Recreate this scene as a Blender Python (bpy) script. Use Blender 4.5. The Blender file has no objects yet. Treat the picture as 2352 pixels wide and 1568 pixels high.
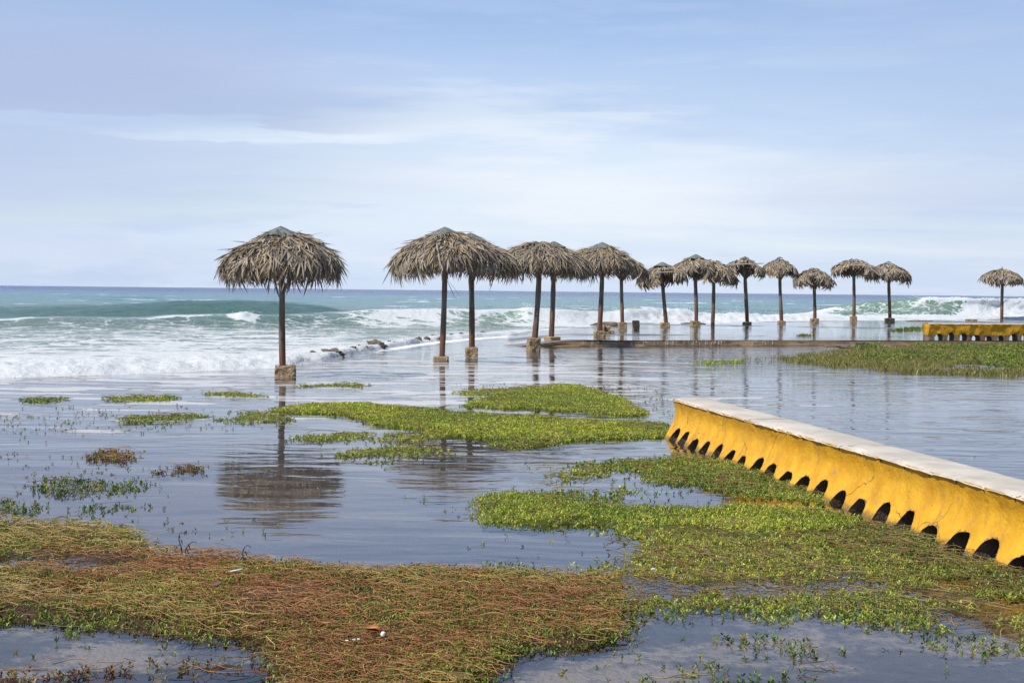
import bpy, math, random
import numpy as np
from mathutils import Matrix, Vector

random.seed(7)
rng = np.random.default_rng(7)
scene = bpy.context.scene
COL = scene.collection
PI = math.pi
R = math.radians

# ------------------------------------------------------------------ camera
CAM_H = 1.70
LENS = 50.0
KF = LENS / 35.0                             # depths below were first measured for a 35 mm lens
PITCH, ROLL = R(2.043), R(0.61)
FPX = 2352 * LENS / 36.0
cam_d = bpy.data.cameras.new('camera')
cam_d.lens = LENS
cam_d.sensor_width = 36.0
cam_d.clip_start = 0.1
cam_d.clip_end = 20000
cam = bpy.data.objects.new('camera', cam_d)
COL.objects.link(cam)
CAM_R = Matrix.Rotation(PI / 2 - PITCH, 3, 'X') @ Matrix.Rotation(ROLL, 3, 'Z')
cam.matrix_world = Matrix.Translation((0, 0, CAM_H)) @ CAM_R.to_4x4()
scene.camera = cam

# ------------------------------------------------------------------ world, sun, exposure
SUN_DIR = Vector((-0.80, -0.52, 1.12)).normalized()
SUN_EL = math.asin(SUN_DIR.z)
SUN_AZ = math.atan2(SUN_DIR.x, SUN_DIR.y)
SKY_STRENGTH = 0.11
world = bpy.data.worlds.new('World')
scene.world = world
world.use_nodes = True
scene.view_settings.view_transform = 'Standard'
scene.view_settings.look = 'None'
scene.view_settings.exposure = 0.32
scene.view_settings.gamma = 1.0
scene.view_settings.use_curve_mapping = False
scene.render.engine = 'CYCLES'
scene.cycles.use_denoising = True
scene.cycles.max_bounces = 8
scene.cycles.transparent_max_bounces = 12
scene.cycles.caustics_reflective = False
scene.cycles.caustics_refractive = False
scene.cycles.sample_clamp_indirect = 6.0


class NT:
    """tiny helper for node trees"""
    def __init__(self, tree):
        self.t = tree
        self.t.nodes.clear()

    def n(self, kind, ins=None, **props):
        nd = self.t.nodes.new(kind)
        for k, v in props.items():
            setattr(nd, k, v)
        for k, v in (ins or {}).items():
            self.put(nd, k, v)
        return nd

    def put(self, nd, k, v):
        s = nd.inputs[k]
        if isinstance(v, bpy.types.NodeSocket):
            self.t.links.new(v, s)
        elif isinstance(v, bpy.types.Node):
            self.t.links.new(v.outputs[0], s)
        else:
            if s.type == 'RGBA' and len(v) == 3:
                v = (*v, 1)
            s.default_value = v

    def math(self, op, a, b=0.0, c=0.0, clamp=False):
        nd = self.n('ShaderNodeMath', {0: a, 1: b, 2: c}, operation=op)
        nd.use_clamp = clamp
        return nd.outputs[0]

    def vmath(self, op, a, b=(0, 0, 0)):
        return self.n('ShaderNodeVectorMath', {0: a, 1: b}, operation=op).outputs[0]

    def mapr(self, v, a, b, c=0.0, d=1.0, smooth=True):
        nd = self.n('ShaderNodeMapRange', {'Value': v, 'From Min': a, 'From Max': b, 'To Min': c, 'To Max': d})
        nd.interpolation_type = 'SMOOTHSTEP' if smooth else 'LINEAR'
        return nd.outputs[0]

    def noise(self, vec, scale, detail=4.0, rough=0.55, dist=0.0):
        nd = self.n('ShaderNodeTexNoise', {'Scale': scale, 'Detail': detail, 'Roughness': rough, 'Distortion': dist})
        if vec is not None:
            self.put(nd, 'Vector', vec)
        return nd.outputs[0]

    def mix(self, f, a, b, mode='MIX'):
        nd = self.n('ShaderNodeMix', data_type='RGBA', blend_type=mode)
        self.put(nd, 0, f)
        self.put(nd, 6, a)
        self.put(nd, 7, b)
        return nd.outputs[2]

    def ramp(self, f, stops):
        nd = self.n('ShaderNodeValToRGB', {'Fac': f})
        cr = nd.color_ramp
        while len(cr.elements) < len(stops):
            cr.elements.new(0.5)
        for e, (p, c) in zip(cr.elements, stops):
            e.position = p
            e.color = (*c, 1) if len(c) == 3 else c
        return nd.outputs[0]

    def scale(self, vec, s):
        return self.vmath('MULTIPLY', vec, s)


def build_world():
    T = NT(world.node_tree)
    sky = T.n('ShaderNodeTexSky')
    sky.sky_type = 'NISHITA'
    sky.sun_disc = False
    sky.sun_elevation = SUN_EL
    sky.sun_rotation = SUN_AZ
    sky.air_density = 1.0
    sky.dust_density = 0.2
    sky.ozone_density = 2.0
    tc = T.n('ShaderNodeTexCoord').outputs['Generated']
    d = T.vmath('NORMALIZE', tc)
    sep = T.n('ShaderNodeSeparateXYZ', {0: d})
    z = T.math('MAXIMUM', sep.outputs[2], 0.0)
    z = T.math('MULTIPLY', z, KF)
    zz = T.math('ADD', z, 0.10)
    px = T.math('DIVIDE', T.math('MULTIPLY', sep.outputs[0], KF), zz)
    py = T.math('DIVIDE', sep.outputs[1], zz)
    pv = T.n('ShaderNodeCombineXYZ', {0: px, 1: py, 2: 0.0}).outputs[0]
    # thin high veil, long soft streaks
    warp = T.noise(T.scale(pv, (0.25, 0.4, 1)), 1.0, 3, 0.5)
    pw = T.vmath('ADD', pv, T.n('ShaderNodeCombineXYZ', {0: warp, 1: T.math('MULTIPLY', warp, 1.4), 2: 0.0}).outputs[0])
    n1 = T.noise(T.scale(pw, (0.16, 0.50, 1)), 1.0, 6, 0.52)
    n2 = T.noise(T.scale(pw, (0.5, 1.7, 1)), 1.0, 7, 0.6)
    n3 = T.noise(T.scale(d, (4.5, 4.5, 23.0)), 1.3, 6, 0.55)
    f = T.math('ADD', T.math('MULTIPLY', T.mapr(n1, 0.36, 0.64), 0.7), T.math('MULTIPLY', T.mapr(n2, 0.35, 0.68), 0.3))
    base = T.mapr(z, 0.14, 0.55, 0.93, 0.25)
    f = T.math('ADD', base, T.math('MULTIPLY', T.math('SUBTRACT', f, 0.5), 0.42), clamp=True)
    f = T.math('MAXIMUM', f, T.mapr(z, 0.03, 0.09, 0.97, 0.0), clamp=True)
    k = 1.0 / SKY_STRENGTH

    def rgb(c):
        nd = T.n('ShaderNodeRGB')
        nd.outputs[0].default_value = (c[0] * k, c[1] * k, c[2] * k, 1)
        return nd.outputs[0]
    veil = T.ramp(T.math('MULTIPLY', z, 2.0), [(0.0, (0.51, 0.605, 0.75)), (0.09, (0.57, 0.655, 0.775)), (0.22, (0.65, 0.715, 0.80)), (0.32, (0.52, 0.625, 0.785)), (0.48, (0.345, 0.465, 0.70)), (0.60, (0.26, 0.385, 0.64))])
    veil = T.vmath('MULTIPLY', veil, (k, k, k))
    lav = rgb((0.34, 0.42, 0.655))
    wsp = rgb((0.72, 0.755, 0.80))
    dk = T.math('MULTIPLY', T.mapr(n1, 0.52, 0.34), T.mapr(z, 0.05, 0.14))
    veil = T.mix(T.math('MULTIPLY', dk, 0.6), veil, lav)
    st = T.noise(T.scale(d, (3.2, 3.2, 27.0)), 1.4, 8, 0.60)
    veil = T.mix(T.math('MULTIPLY', T.math('MULTIPLY', T.mapr(st, 0.50, 0.66), T.mapr(z, 0.16, 0.24, 1.0, 0.25)), 0.55), veil, wsp)
    veil = T.mix(T.math('MULTIPLY', T.mapr(st, 0.47, 0.36), 0.40), veil, rgb((0.41, 0.505, 0.725)))
    az = T.math('ADD', T.math('MULTIPLY', sep.outputs[0], KF), T.math('MULTIPLY', T.math('SUBTRACT', n1, 0.5), 0.5))
    zb = T.math('ADD', z, T.math('MULTIPLY', T.math('SUBTRACT', st, 0.5), 0.10))
    bank = T.math('MULTIPLY', T.mapr(az, -0.02, -0.36), T.math('MULTIPLY', T.mapr(zb, 0.163, 0.172), T.mapr(zb, 0.20, 0.30, 1.0, 0.0)))
    veil = T.mix(T.math('MULTIPLY', bank, 0.8), veil, rgb((0.37, 0.425, 0.61)))
    bank2 = T.math('MULTIPLY', T.mapr(az, 0.05, -0.30), T.math('MULTIPLY', T.mapr(zb, 0.05, 0.13), T.mapr(zb, 0.146, 0.153, 1.0, 0.0)))
    veil = T.mix(T.math('MULTIPLY', bank2, 0.6), veil, rgb((0.45, 0.52, 0.70)))
    side = T.math('MULTIPLY', T.mapr(T.math('ABSOLUTE', az), 0.12, 0.50), T.mapr(z, 0.0, 0.10, 0.45, 1.0))
    veil = T.mix(T.math('MULTIPLY', side, 0.55), veil, rgb((0.345, 0.43, 0.635)))
    low = T.math('MULTIPLY', T.mapr(n3, 0.50, 0.60, 0.0, 0.5), T.mapr(z, 0.015, 0.09, 1.0, 0.0))
    veil = T.mix(low, veil, rgb((0.58, 0.64, 0.76)))
    col = T.mix(f, sky.outputs[0], veil)
    bg = T.n('ShaderNodeBackground', {'Color': col, 'Strength': SKY_STRENGTH})
    T.n('ShaderNodeOutputWorld', {'Surface': bg.outputs[0]})


build_world()
sun_d = bpy.data.lights.new('sun', 'SUN')
sun_d.energy = 4.2
sun_d.angle = R(0.53)
sun_d.color = (1.0, 0.955, 0.88)
sun = bpy.data.objects.new('sun', sun_d)
sun.rotation_euler = (-SUN_DIR).to_track_quat('-Z', 'Y').to_euler()
COL.objects.link(sun)


# ------------------------------------------------------------------ helpers
def ray(u, v):
    return CAM_R @ Vector(((u - 1176) / FPX, -(v - 784) / FPX, -1.0))


def ground_pt(u, v, z=0.0):
    d = ray(u, v)
    t = (z - CAM_H) / d.z
    return Vector((d.x * t, d.y * t, z))


def at_depth(u, v, y):
    d = ray(u, v)
    t = y / d.y
    return Vector((d.x * t, y, CAM_H + d.z * t))


def tag(o, label=None, cat=None, group=None, kind=None):
    if label: o['label'] = label
    if cat: o['category'] = cat
    if group: o['group'] = group
    if kind: o['kind'] = kind
    return o


def link(name, me, parent=None, loc=(0, 0, 0)):
    o = bpy.data.objects.new(name, me)
    COL.objects.link(o)
    o.location = loc
    if parent: o.parent = parent
    return o


def mesh_np(name, V, F, mat=None, attrs=None, smooth=False):
    """V (n,3); F list of index arrays, each (m,k)"""
    me = bpy.data.meshes.new(name)
    V = np.ascontiguousarray(V, dtype=np.float32)
    if not isinstance(F, (list, tuple)): F = [F]
    F = [np.asarray(f, dtype=np.int32) for f in F if len(f)]
    me.vertices.add(len(V))
    me.vertices.foreach_set('co', V.ravel())
    loops = np.concatenate([f.ravel() for f in F])
    totals = np.concatenate([np.full(len(f), f.shape[1], np.int32) for f in F])
    starts = np.concatenate([[0], np.cumsum(totals)[:-1]]).astype(np.int32)
    me.loops.add(len(loops))
    me.loops.foreach_set('vertex_index', loops)
    me.polygons.add(len(totals))
    me.polygons.foreach_set('loop_start', starts)
    if smooth:
        me.polygons.foreach_set('use_smooth', np.ones(len(totals), dtype=bool))
    for k, a in (attrs or {}).items():
        a = np.ascontiguousarray(a, dtype=np.float32)
        if a.ndim == 1:
            at = me.attributes.new(k, 'FLOAT', 'POINT')
            at.data.foreach_set('value', a)
        else:
            if a.shape[1] == 3: a = np.hstack([a, np.ones((len(a), 1), np.float32)])
            at = me.attributes.new(k, 'FLOAT_COLOR', 'POINT')
            at.data.foreach_set('color', np.ascontiguousarray(a, np.float32).ravel())
    me.update(calc_edges=True)
    if mat: me.materials.append(mat)
    return me


def grid_faces(nr, nc):
    i = np.arange(nr - 1)[:, None] * nc + np.arange(nc - 1)[None, :]
    return np.stack([i, i + 1, i + nc + 1, i + nc], -1).reshape(-1, 4)


def _h(ix, iy, iz):
    n = (ix.astype(np.int64) * 374761393 + iy.astype(np.int64) * 668265263 + iz.astype(np.int64) * 2147483647) & 0xFFFFFFFF
    n = ((n ^ (n >> 13)) * 1274126177) & 0xFFFFFFFF
    n = n ^ (n >> 16)
    return (n & 0xFFFF) / 65535.0


def vnoise(x, y, z=0.0):
    x = np.asarray(x, float); y = np.asarray(y, float); z = np.asarray(z, float) + np.zeros_like(x)
    xi, yi, zi = np.floor(x), np.floor(y), np.floor(z)
    fx, fy, fz = x - xi, y - yi, z - zi
    s = lambda t: t * t * (3 - 2 * t)
    fx, fy, fz = s(fx), s(fy), s(fz)
    r = 0
    for dx in (0, 1):
        for dy in (0, 1):
            for dz in (0, 1):
                w = (fx if dx else 1 - fx) * (fy if dy else 1 - fy) * (fz if dz else 1 - fz)
                r = r + w * _h(xi + dx, yi + dy, zi + dz)
    return r * 2 - 1


def fbm(x, y, z=0.0, o=4, g=0.5):
    r, a, f = 0, 1.0, 1.0
    for k in range(o):
        r = r + a * vnoise(x * f + 17.3 * k, y * f - 9.1 * k, z * f + 3.7 * k)
        a *= g
        f *= 2.03
    return r


def sstep(a, b, x):
    t = np.clip((x - a) / (b - a), 0, 1)
    return t * t * (3 - 2 * t)


def in_poly(px, py, poly):
    poly = np.asarray(poly)
    c = np.zeros(len(px), bool)
    j = len(poly) - 1
    for i in range(len(poly)):
        xi, yi = poly[i]
        xj, yj = poly[j]
        cond = ((yi > py) != (yj > py)) & (px < (xj - xi) * (py - yi) / (yj - yi + 1e-12) + xi)
        c ^= cond
        j = i
    return c


def tube(path, radii, sides=10, cap=True):
    path = [Vector(p) for p in path]
    V, F = [], []
    n = len(path)
    for i, p in enumerate(path):
        t = (path[min(i + 1, n - 1)] - path[max(i - 1, 0)]).normalized()
        a = Vector((0, 1, 0)) if abs(t.y) < 0.9 else Vector((1, 0, 0))
        b1 = t.cross(a).normalized()
        b2 = t.cross(b1).normalized()
        for k in range(sides):
            an = 2 * PI * k / sides
            V.append(p + (b1 * math.cos(an) + b2 * math.sin(an)) * radii[i])
    for i in range(n - 1):
        for k in range(sides):
            F.append((i * sides + k, i * sides + (k + 1) % sides, (i + 1) * sides + (k + 1) % sides, (i + 1) * sides + k))
    caps = []
    if cap:
        caps = [tuple(range(sides - 1, -1, -1)), tuple(range((n - 1) * sides, n * sides))]
    return V, F, caps


def mesh_py(name, V, F, mat, smooth=False):
    me = bpy.data.meshes.new(name)
    me.from_pydata([tuple(v) for v in V], [], F)
    if smooth:
        for p in me.polygons: p.use_smooth = True
    me.materials.append(mat)
    me.update()
    return me


# ------------------------------------------------------------------ materials
def new_mat(name):
    m = bpy.data.materials.new(name)
    m.use_nodes = True
    return m, NT(m.node_tree)


def finish(T, bsdf):
    T.n('ShaderNodeOutputMaterial', {'Surface': bsdf.outputs[0]})


def attr(T, name, out=2):
    return T.n('ShaderNodeAttribute', attribute_name=name).outputs[out]


def pos(T):
    return T.n('ShaderNodeNewGeometry').outputs['Position']


def mat_leaf(name, trans=0.25, rough=0.45, spec=0.35):
    m, T = new_mat(name)
    c = attr(T, 'col', 0)
    p = T.n('ShaderNodeBsdfPrincipled', {'Base Color': c, 'Roughness': rough, 'Specular IOR Level': spec})
    tr = T.n('ShaderNodeBsdfTranslucent', {'Color': c})
    mx = T.n('ShaderNodeMixShader', {0: trans, 1: p.outputs[0], 2: tr.outputs[0]})
    finish(T, mx)
    return m


def mat_thatch():
    m, T = new_mat('dry_palm_leaf')
    c = attr(T, 'col', 0)
    oi = T.n('ShaderNodeObjectInfo')
    rnd = oi.outputs['Random']
    c = T.mix(T.mapr(rnd, 0.0, 1.0, 0.0, 0.45, False), c, T.ramp(rnd, [(0.0, (0.13, 0.105, 0.08)), (0.35, (0.30, 0.255, 0.20)), (0.7, (0.42, 0.36, 0.28)), (0.93, (0.42, 0.30, 0.14)), (1.0, (0.50, 0.32, 0.11))]))
    g = T.noise(T.scale(pos(T), (9, 9, 9)), 1.0, 3)
    c = T.mix(T.mapr(g, 0.3, 0.7, 0.0, 0.35), c, (0.16, 0.125, 0.095))
    p = T.n('ShaderNodeBsdfPrincipled', {'Base Color': c, 'Roughness': 0.75, 'Specular IOR Level': 0.25})
    tr = T.n('ShaderNodeBsdfTranslucent', {'Color': c})
    mx = T.n('ShaderNodeMixShader', {0: 0.12, 1: p.outputs[0], 2: tr.outputs[0]})
    finish(T, mx)
    return m


def mat_post():
    m, T = new_mat('weathered_post_wood')
    oc = T.n('ShaderNodeTexCoord').outputs['Object']
    sp = T.n('ShaderNodeSeparateXYZ', {0: oc})
    st = T.noise(T.scale(oc, (22, 22, 1.6)), 1.0, 5, 0.6)
    pt = T.noise(T.scale(oc, (5, 5, 1.2)), 1.0, 3, 0.5)
    zz = T.math('ADD', sp.outputs[2], T.math('MULTIPLY', T.math('SUBTRACT', pt, 0.5), 2.4))
    up = T.mix(T.mapr(st, 0.3, 0.7), (0.085, 0.066, 0.052), (0.255, 0.215, 0.175))
    lo = T.mix(T.mapr(st, 0.3, 0.7), (0.045, 0.024, 0.016), (0.20, 0.085, 0.040))
    c = T.mix(T.mapr(zz, 0.25, 1.3), lo, up)
    b = T.n('ShaderNodeBump', {'Height': st, 'Strength': 0.6, 'Distance': 0.012})
    p = T.n('ShaderNodeBsdfPrincipled', {'Base Color': c, 'Roughness': 0.7, 'Normal': b.outputs[0]})
    finish(T, p)
    return m


def mat_footing():
    m, T = new_mat('rough_ochre_concrete')
    oc = pos(T)
    n = T.noise(oc, 14.0, 6, 0.65)
    v = T.n('ShaderNodeTexVoronoi', {'Vector': oc, 'Scale': 26.0}).outputs[0]
    c = T.ramp(n, [(0.25, (0.10, 0.070, 0.042)), (0.5, (0.30, 0.215, 0.120)), (0.75, (0.46, 0.36, 0.23))])
    h = T.math('ADD', n, T.math('MULTIPLY', v, 0.5))
    b = T.n('ShaderNodeBump', {'Height': h, 'Strength': 0.9, 'Distance': 0.03})
    p = T.n('ShaderNodeBsdfPrincipled', {'Base Color': c, 'Roughness': 0.9, 'Normal': b.outputs[0]})
    finish(T, p)
    return m


def mat_cap():
    m, T = new_mat('grey_tar_felt')
    oc = pos(T)
    n = T.noise(oc, 12.0, 5, 0.6)
    n2 = T.noise(oc, 160.0, 2, 0.6)
    c = T.mix(T.mapr(n, 0.3, 0.7), (0.085, 0.095, 0.085), (0.20, 0.215, 0.19))
    c = T.mix(T.mapr(n2, 0.4, 0.6, 0, 0.35), c, (0.06, 0.065, 0.06))
    b = T.n('ShaderNodeBump', {'Height': n, 'Strength': 0.5, 'Distance': 0.03})
    p = T.n('ShaderNodeBsdfPrincipled', {'Base Color': c, 'Roughness': 0.85, 'Normal': b.outputs[0]})
    finish(T, p)
    return m


def mat_yellow(name='yellow_painted_concrete'):
    m, T = new_mat(name)
    oc = pos(T)
    expo = attr(T, 'bare')
    n = T.noise(oc, 5.0, 5, 0.6)
    fine = T.noise(oc, 60.0, 4, 0.6)
    pit = T.n('ShaderNodeTexVoronoi', {'Vector': T.vmath('ADD', oc, T.scale(T.n('ShaderNodeTexNoise', {'Vector': oc, 'Scale': 9.0}).outputs[1], (0.06, 0.06, 0.06))), 'Scale': 26.0}).outputs[0]
    c = T.mix(T.mapr(n, 0.3, 0.7), (0.56, 0.275, 0.012), (0.72, 0.385, 0.022))
    c = T.mix(T.mapr(fine, 0.52, 0.75, 0.0, 0.35), c, (0.42, 0.19, 0.012))
    # small pits and chips
    pm = T.math('MULTIPLY', T.mapr(pit, 0.10, 0.16, 1.0, 0.0), T.mapr(T.noise(oc, 3.0, 3), 0.50, 0.62))
    c = T.mix(T.math('MULTIPLY', pm, 0.7), c, (0.20, 0.10, 0.025))
    # hairline cracks
    cw = T.vmath('ADD', oc, T.scale(T.n('ShaderNodeTexNoise', {'Vector': oc, 'Scale': 3.0, 'Detail': 5.0}).outputs[1], (0.35, 0.35, 0.35)))
    cr = T.n('ShaderNodeTexVoronoi', {'Vector': cw, 'Scale': 0.9}, feature='DISTANCE_TO_EDGE').outputs[0]
    cm = T.math('MULTIPLY', T.mapr(cr, 0.002, 0.006, 1.0, 0.0), T.mapr(T.noise(oc, 1.1, 2), 0.45, 0.55))
    c = T.mix(T.math('MULTIPLY', cm, 0.8), c, (0.10, 0.055, 0.03))
    # grime: blotches and short runs of dirt down the face
    dr = T.noise(T.scale(oc, (9.0, 9.0, 1.6)), 1.0, 5, 0.65)
    gm = T.math('MULTIPLY', T.mapr(dr, 0.47, 0.70), T.mapr(T.noise(oc, 1.6, 3), 0.40, 0.62))
    c = T.mix(T.math('MULTIPLY', gm, 0.45), c, (0.235, 0.135, 0.035))
    pl = T.mapr(T.noise(oc, 8.0, 6, 0.72), 0.63, 0.655)
    c = T.mix(T.math('MULTIPLY', pl, 0.75), c, (0.30, 0.235, 0.15))
    zs = T.n('ShaderNodeSeparateXYZ', {0: oc}).outputs[2]
    tide = T.mapr(T.math('ADD', zs, T.math('MULTIPLY', T.math('SUBTRACT', T.noise(oc, 6.0, 5), 0.5), 0.10)), 0.055, 0.02)
    c = T.mix(T.math('MULTIPLY', tide, 0.6), c, (0.16, 0.095, 0.03))
    # paint worn to concrete by the waterline and arch rims
    bm = T.mapr(T.math('ADD', expo, T.math('MULTIPLY', T.math('SUBTRACT', T.noise(oc, 22.0, 5, 0.65), 0.5), 1.3)), 0.55, 0.70)
    conc = T.mix(T.noise(oc, 30.0, 4), (0.07, 0.048, 0.032), (0.27, 0.20, 0.13))
    c = T.mix(bm, c, conc)
    h = T.math('SUBTRACT', T.math('ADD', T.math('MULTIPLY', fine, 0.4), T.noise(oc, 16.0, 4)), T.math('MULTIPLY', T.math('ADD', bm, pm), 0.5))
    b = T.n('ShaderNodeBump', {'Height': h, 'Strength': 0.55, 'Distance': 0.02})
    p = T.n('ShaderNodeBsdfPrincipled', {'Base Color': c, 'Roughness': 0.6, 'Normal': b.outputs[0], 'Specular IOR Level': 0.3})
    finish(T, p)
    return m


def mat_white_top():
    m, T = new_mat('off_white_painted_concrete')
    oc = pos(T)
    n = T.noise(oc, 3.0, 6, 0.6)
    f = T.noise(oc, 45.0, 3)
    c = T.mix(T.mapr(n, 0.35, 0.7), (0.44, 0.385, 0.31), (0.58, 0.52, 0.43))
    c = T.mix(T.mapr(f, 0.6, 0.75, 0, 0.3), c, (0.38, 0.33, 0.26))
    b = T.n('ShaderNodeBump', {'Height': T.math('ADD', f, n), 'Strength': 0.25, 'Distance': 0.01})
    p = T.n('ShaderNodeBsdfPrincipled', {'Base Color': c, 'Roughness': 0.65, 'Normal': b.outputs[0]})
    finish(T, p)
    return m


def mat_bed(name, cols, s=1.0, wet=0.35):
    m, T = new_mat(name)
    oc = pos(T)
    n = T.noise(T.scale(oc, (0.7, 1.1, 1)), 1.1 * s, 7, 0.62)
    n2 = T.noise(oc, 14.0 * s, 5, 0.6)
    c = T.ramp(T.math('ADD', T.math('MULTIPLY', n, 0.7), T.math('MULTIPLY', n2, 0.3)), [(0.30, cols[0]), (0.48, cols[1]), (0.66, cols[2])])
    b = T.n('ShaderNodeBump', {'Height': T.math('ADD', n2, T.noise(oc, 45.0, 3)), 'Strength': 0.6, 'Distance': 0.03})
    p = T.n('ShaderNodeBsdfPrincipled', {'Base Color': c, 'Roughness': wet, 'Normal': b.outputs[0]})
    finish(T, p)
    return m


def mat_ground():
    """pale paving slabs under the open pool, dark silt where the weed has settled"""
    m, T = new_mat('silty_paving')
    oc = pos(T)
    sp = T.n('ShaderNodeSeparateXYZ', {0: oc})
    n = T.noise(T.scale(oc, (0.7, 1.1, 1)), 1.1, 7, 0.62)
    n2 = T.noise(oc, 14.0, 5, 0.6)
    f = T.math('ADD', T.math('MULTIPLY', n, 0.7), T.math('MULTIPLY', n2, 0.3))
    silt = T.ramp(f, [(0.38, (0.038, 0.032, 0.030)), (0.50, (0.095, 0.076, 0.064)), (0.58, (0.34, 0.27, 0.205))])
    dark = T.ramp(f, [(0.34, (0.060, 0.052, 0.052)), (0.50, (0.115, 0.098, 0.096)), (0.64, (0.21, 0.175, 0.16))])
    pale = T.ramp(f, [(0.30, (0.10, 0.09, 0.085)), (0.50, (0.20, 0.18, 0.165)), (0.68, (0.32, 0.29, 0.265))])
    edge = T.math('ADD', T.math('DIVIDE', sp.outputs[1], KF), T.math('MULTIPLY', T.math('SUBTRACT', T.noise(T.scale(oc, (0.4, 0.4, 0)), 1.0, 4), 0.5), 5.0))
    silt = T.mix(T.mapr(edge, 5.2, 7.2), silt, dark)
    c = T.mix(T.mapr(edge, 11.0, 19.0), silt, pale)
    b = T.n('ShaderNodeBump', {'Height': T.math('ADD', n2, T.noise(oc, 45.0, 3)), 'Strength': 0.6, 'Distance': 0.03})
    p = T.n('ShaderNodeBsdfPrincipled', {'Base Color': c, 'Roughness': 0.5, 'Normal': b.outputs[0]})
    finish(T, p)
    return m


def mat_flood():
    m, T = new_mat('shallow_flood_water')
    oc = pos(T)
    rip = attr(T, 'ripple')
    foam = attr(T, 'foam')
    w = T.scale(T.n('ShaderNodeTexNoise', {'Vector': oc, 'Scale': 0.5, 'Detail': 2.0}).outputs[1], (0.8, 0.8, 0))
    ow = T.vmath('ADD', oc, w)
    a = T.noise(T.scale(ow, (0.75, 2.3, 1)), 1.0, 2, 0.45)
    b_ = T.noise(T.scale(ow, (2.2, 7.5, 1)), 1.0, 2, 0.5)
    c_ = T.noise(T.scale(ow, (0.35, 0.9, 1)), 1.0, 2, 0.5)
    h = T.math('ADD', T.math('MULTIPLY', a, 0.030), T.math('MULTIPLY', b_, 0.0075))
    h = T.math('MULTIPLY', h, rip)
    h = T.math('ADD', h, T.math('MULTIPLY', c_, T.math('MULTIPLY', rip, 0.02)))
    # thin scum film, increased to paint in pale sky reflection; rims coloured dark
    sn = T.noise(T.scale(ow, (0.55, 1.6, 1)), 0.9, 5, 0.55)
    film_attr = attr(T, 'film')
    thr = T.math('SUBTRACT', sn, T.math('SUBTRACT', 0.74, T.math('MULTIPLY', film_attr, 0.25)))
    film = T.mapr(thr, 0.0, 0.01)
    rim = T.math('MULTIPLY', film, T.mapr(thr, 0.012, 0.045, 1.0, 0.0))
    bump = T.n('ShaderNodeBump', {'Height': h, 'Strength': 1.0, 'Distance': 1.0})
    fr = T.n('ShaderNodeFresnel', {'IOR': 1.42, 'Normal': bump.outputs[0]})
    gl = T.n('ShaderNodeBsdfGlossy', {'Color': (0.97, 0.98, 1.0), 'Roughness': 0.025, 'Normal': bump.outputs[0]})
    tr = T.n('ShaderNodeBsdfTransparent', {'Color': (0.86, 0.86, 0.83)})
    wat = T.n('ShaderNodeMixShader', {0: fr.outputs[0], 1: tr.outputs[0], 2: gl.outputs[0]})
    fd = T.n('ShaderNodeBsdfDiffuse', {'Color': (0.60, 0.585, 0.58)})
    fl = T.n('ShaderNodeMixShader', {0: T.math('MULTIPLY', film, 0.50), 1: wat.outputs[0], 2: fd.outputs[0]})
    rd = T.n('ShaderNodeBsdfDiffuse', {'Color': (0.11, 0.085, 0.07)})
    fl2 = T.n('ShaderNodeMixShader', {0: T.math('MULTIPLY', rim, 0.75), 1: fl.outputs[0], 2: rd.outputs[0]})
    # white foam
    fn = T.noise(T.scale(ow, (0.8, 2.4, 1)), 1.6, 7, 0.62)
    ff = T.mapr(T.math('ADD', foam, T.math('MULTIPLY', T.math('SUBTRACT', fn, 0.5), 1.5)), 0.50, 0.66)
    fw = T.n('ShaderNodeBsdfDiffuse', {'Color': (0.82, 0.83, 0.84)})
    out = T.n('ShaderNodeMixShader', {0: ff, 1: fl2.outputs[0], 2: fw.outputs[0]})
    finish(T, out)
    return m


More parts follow.
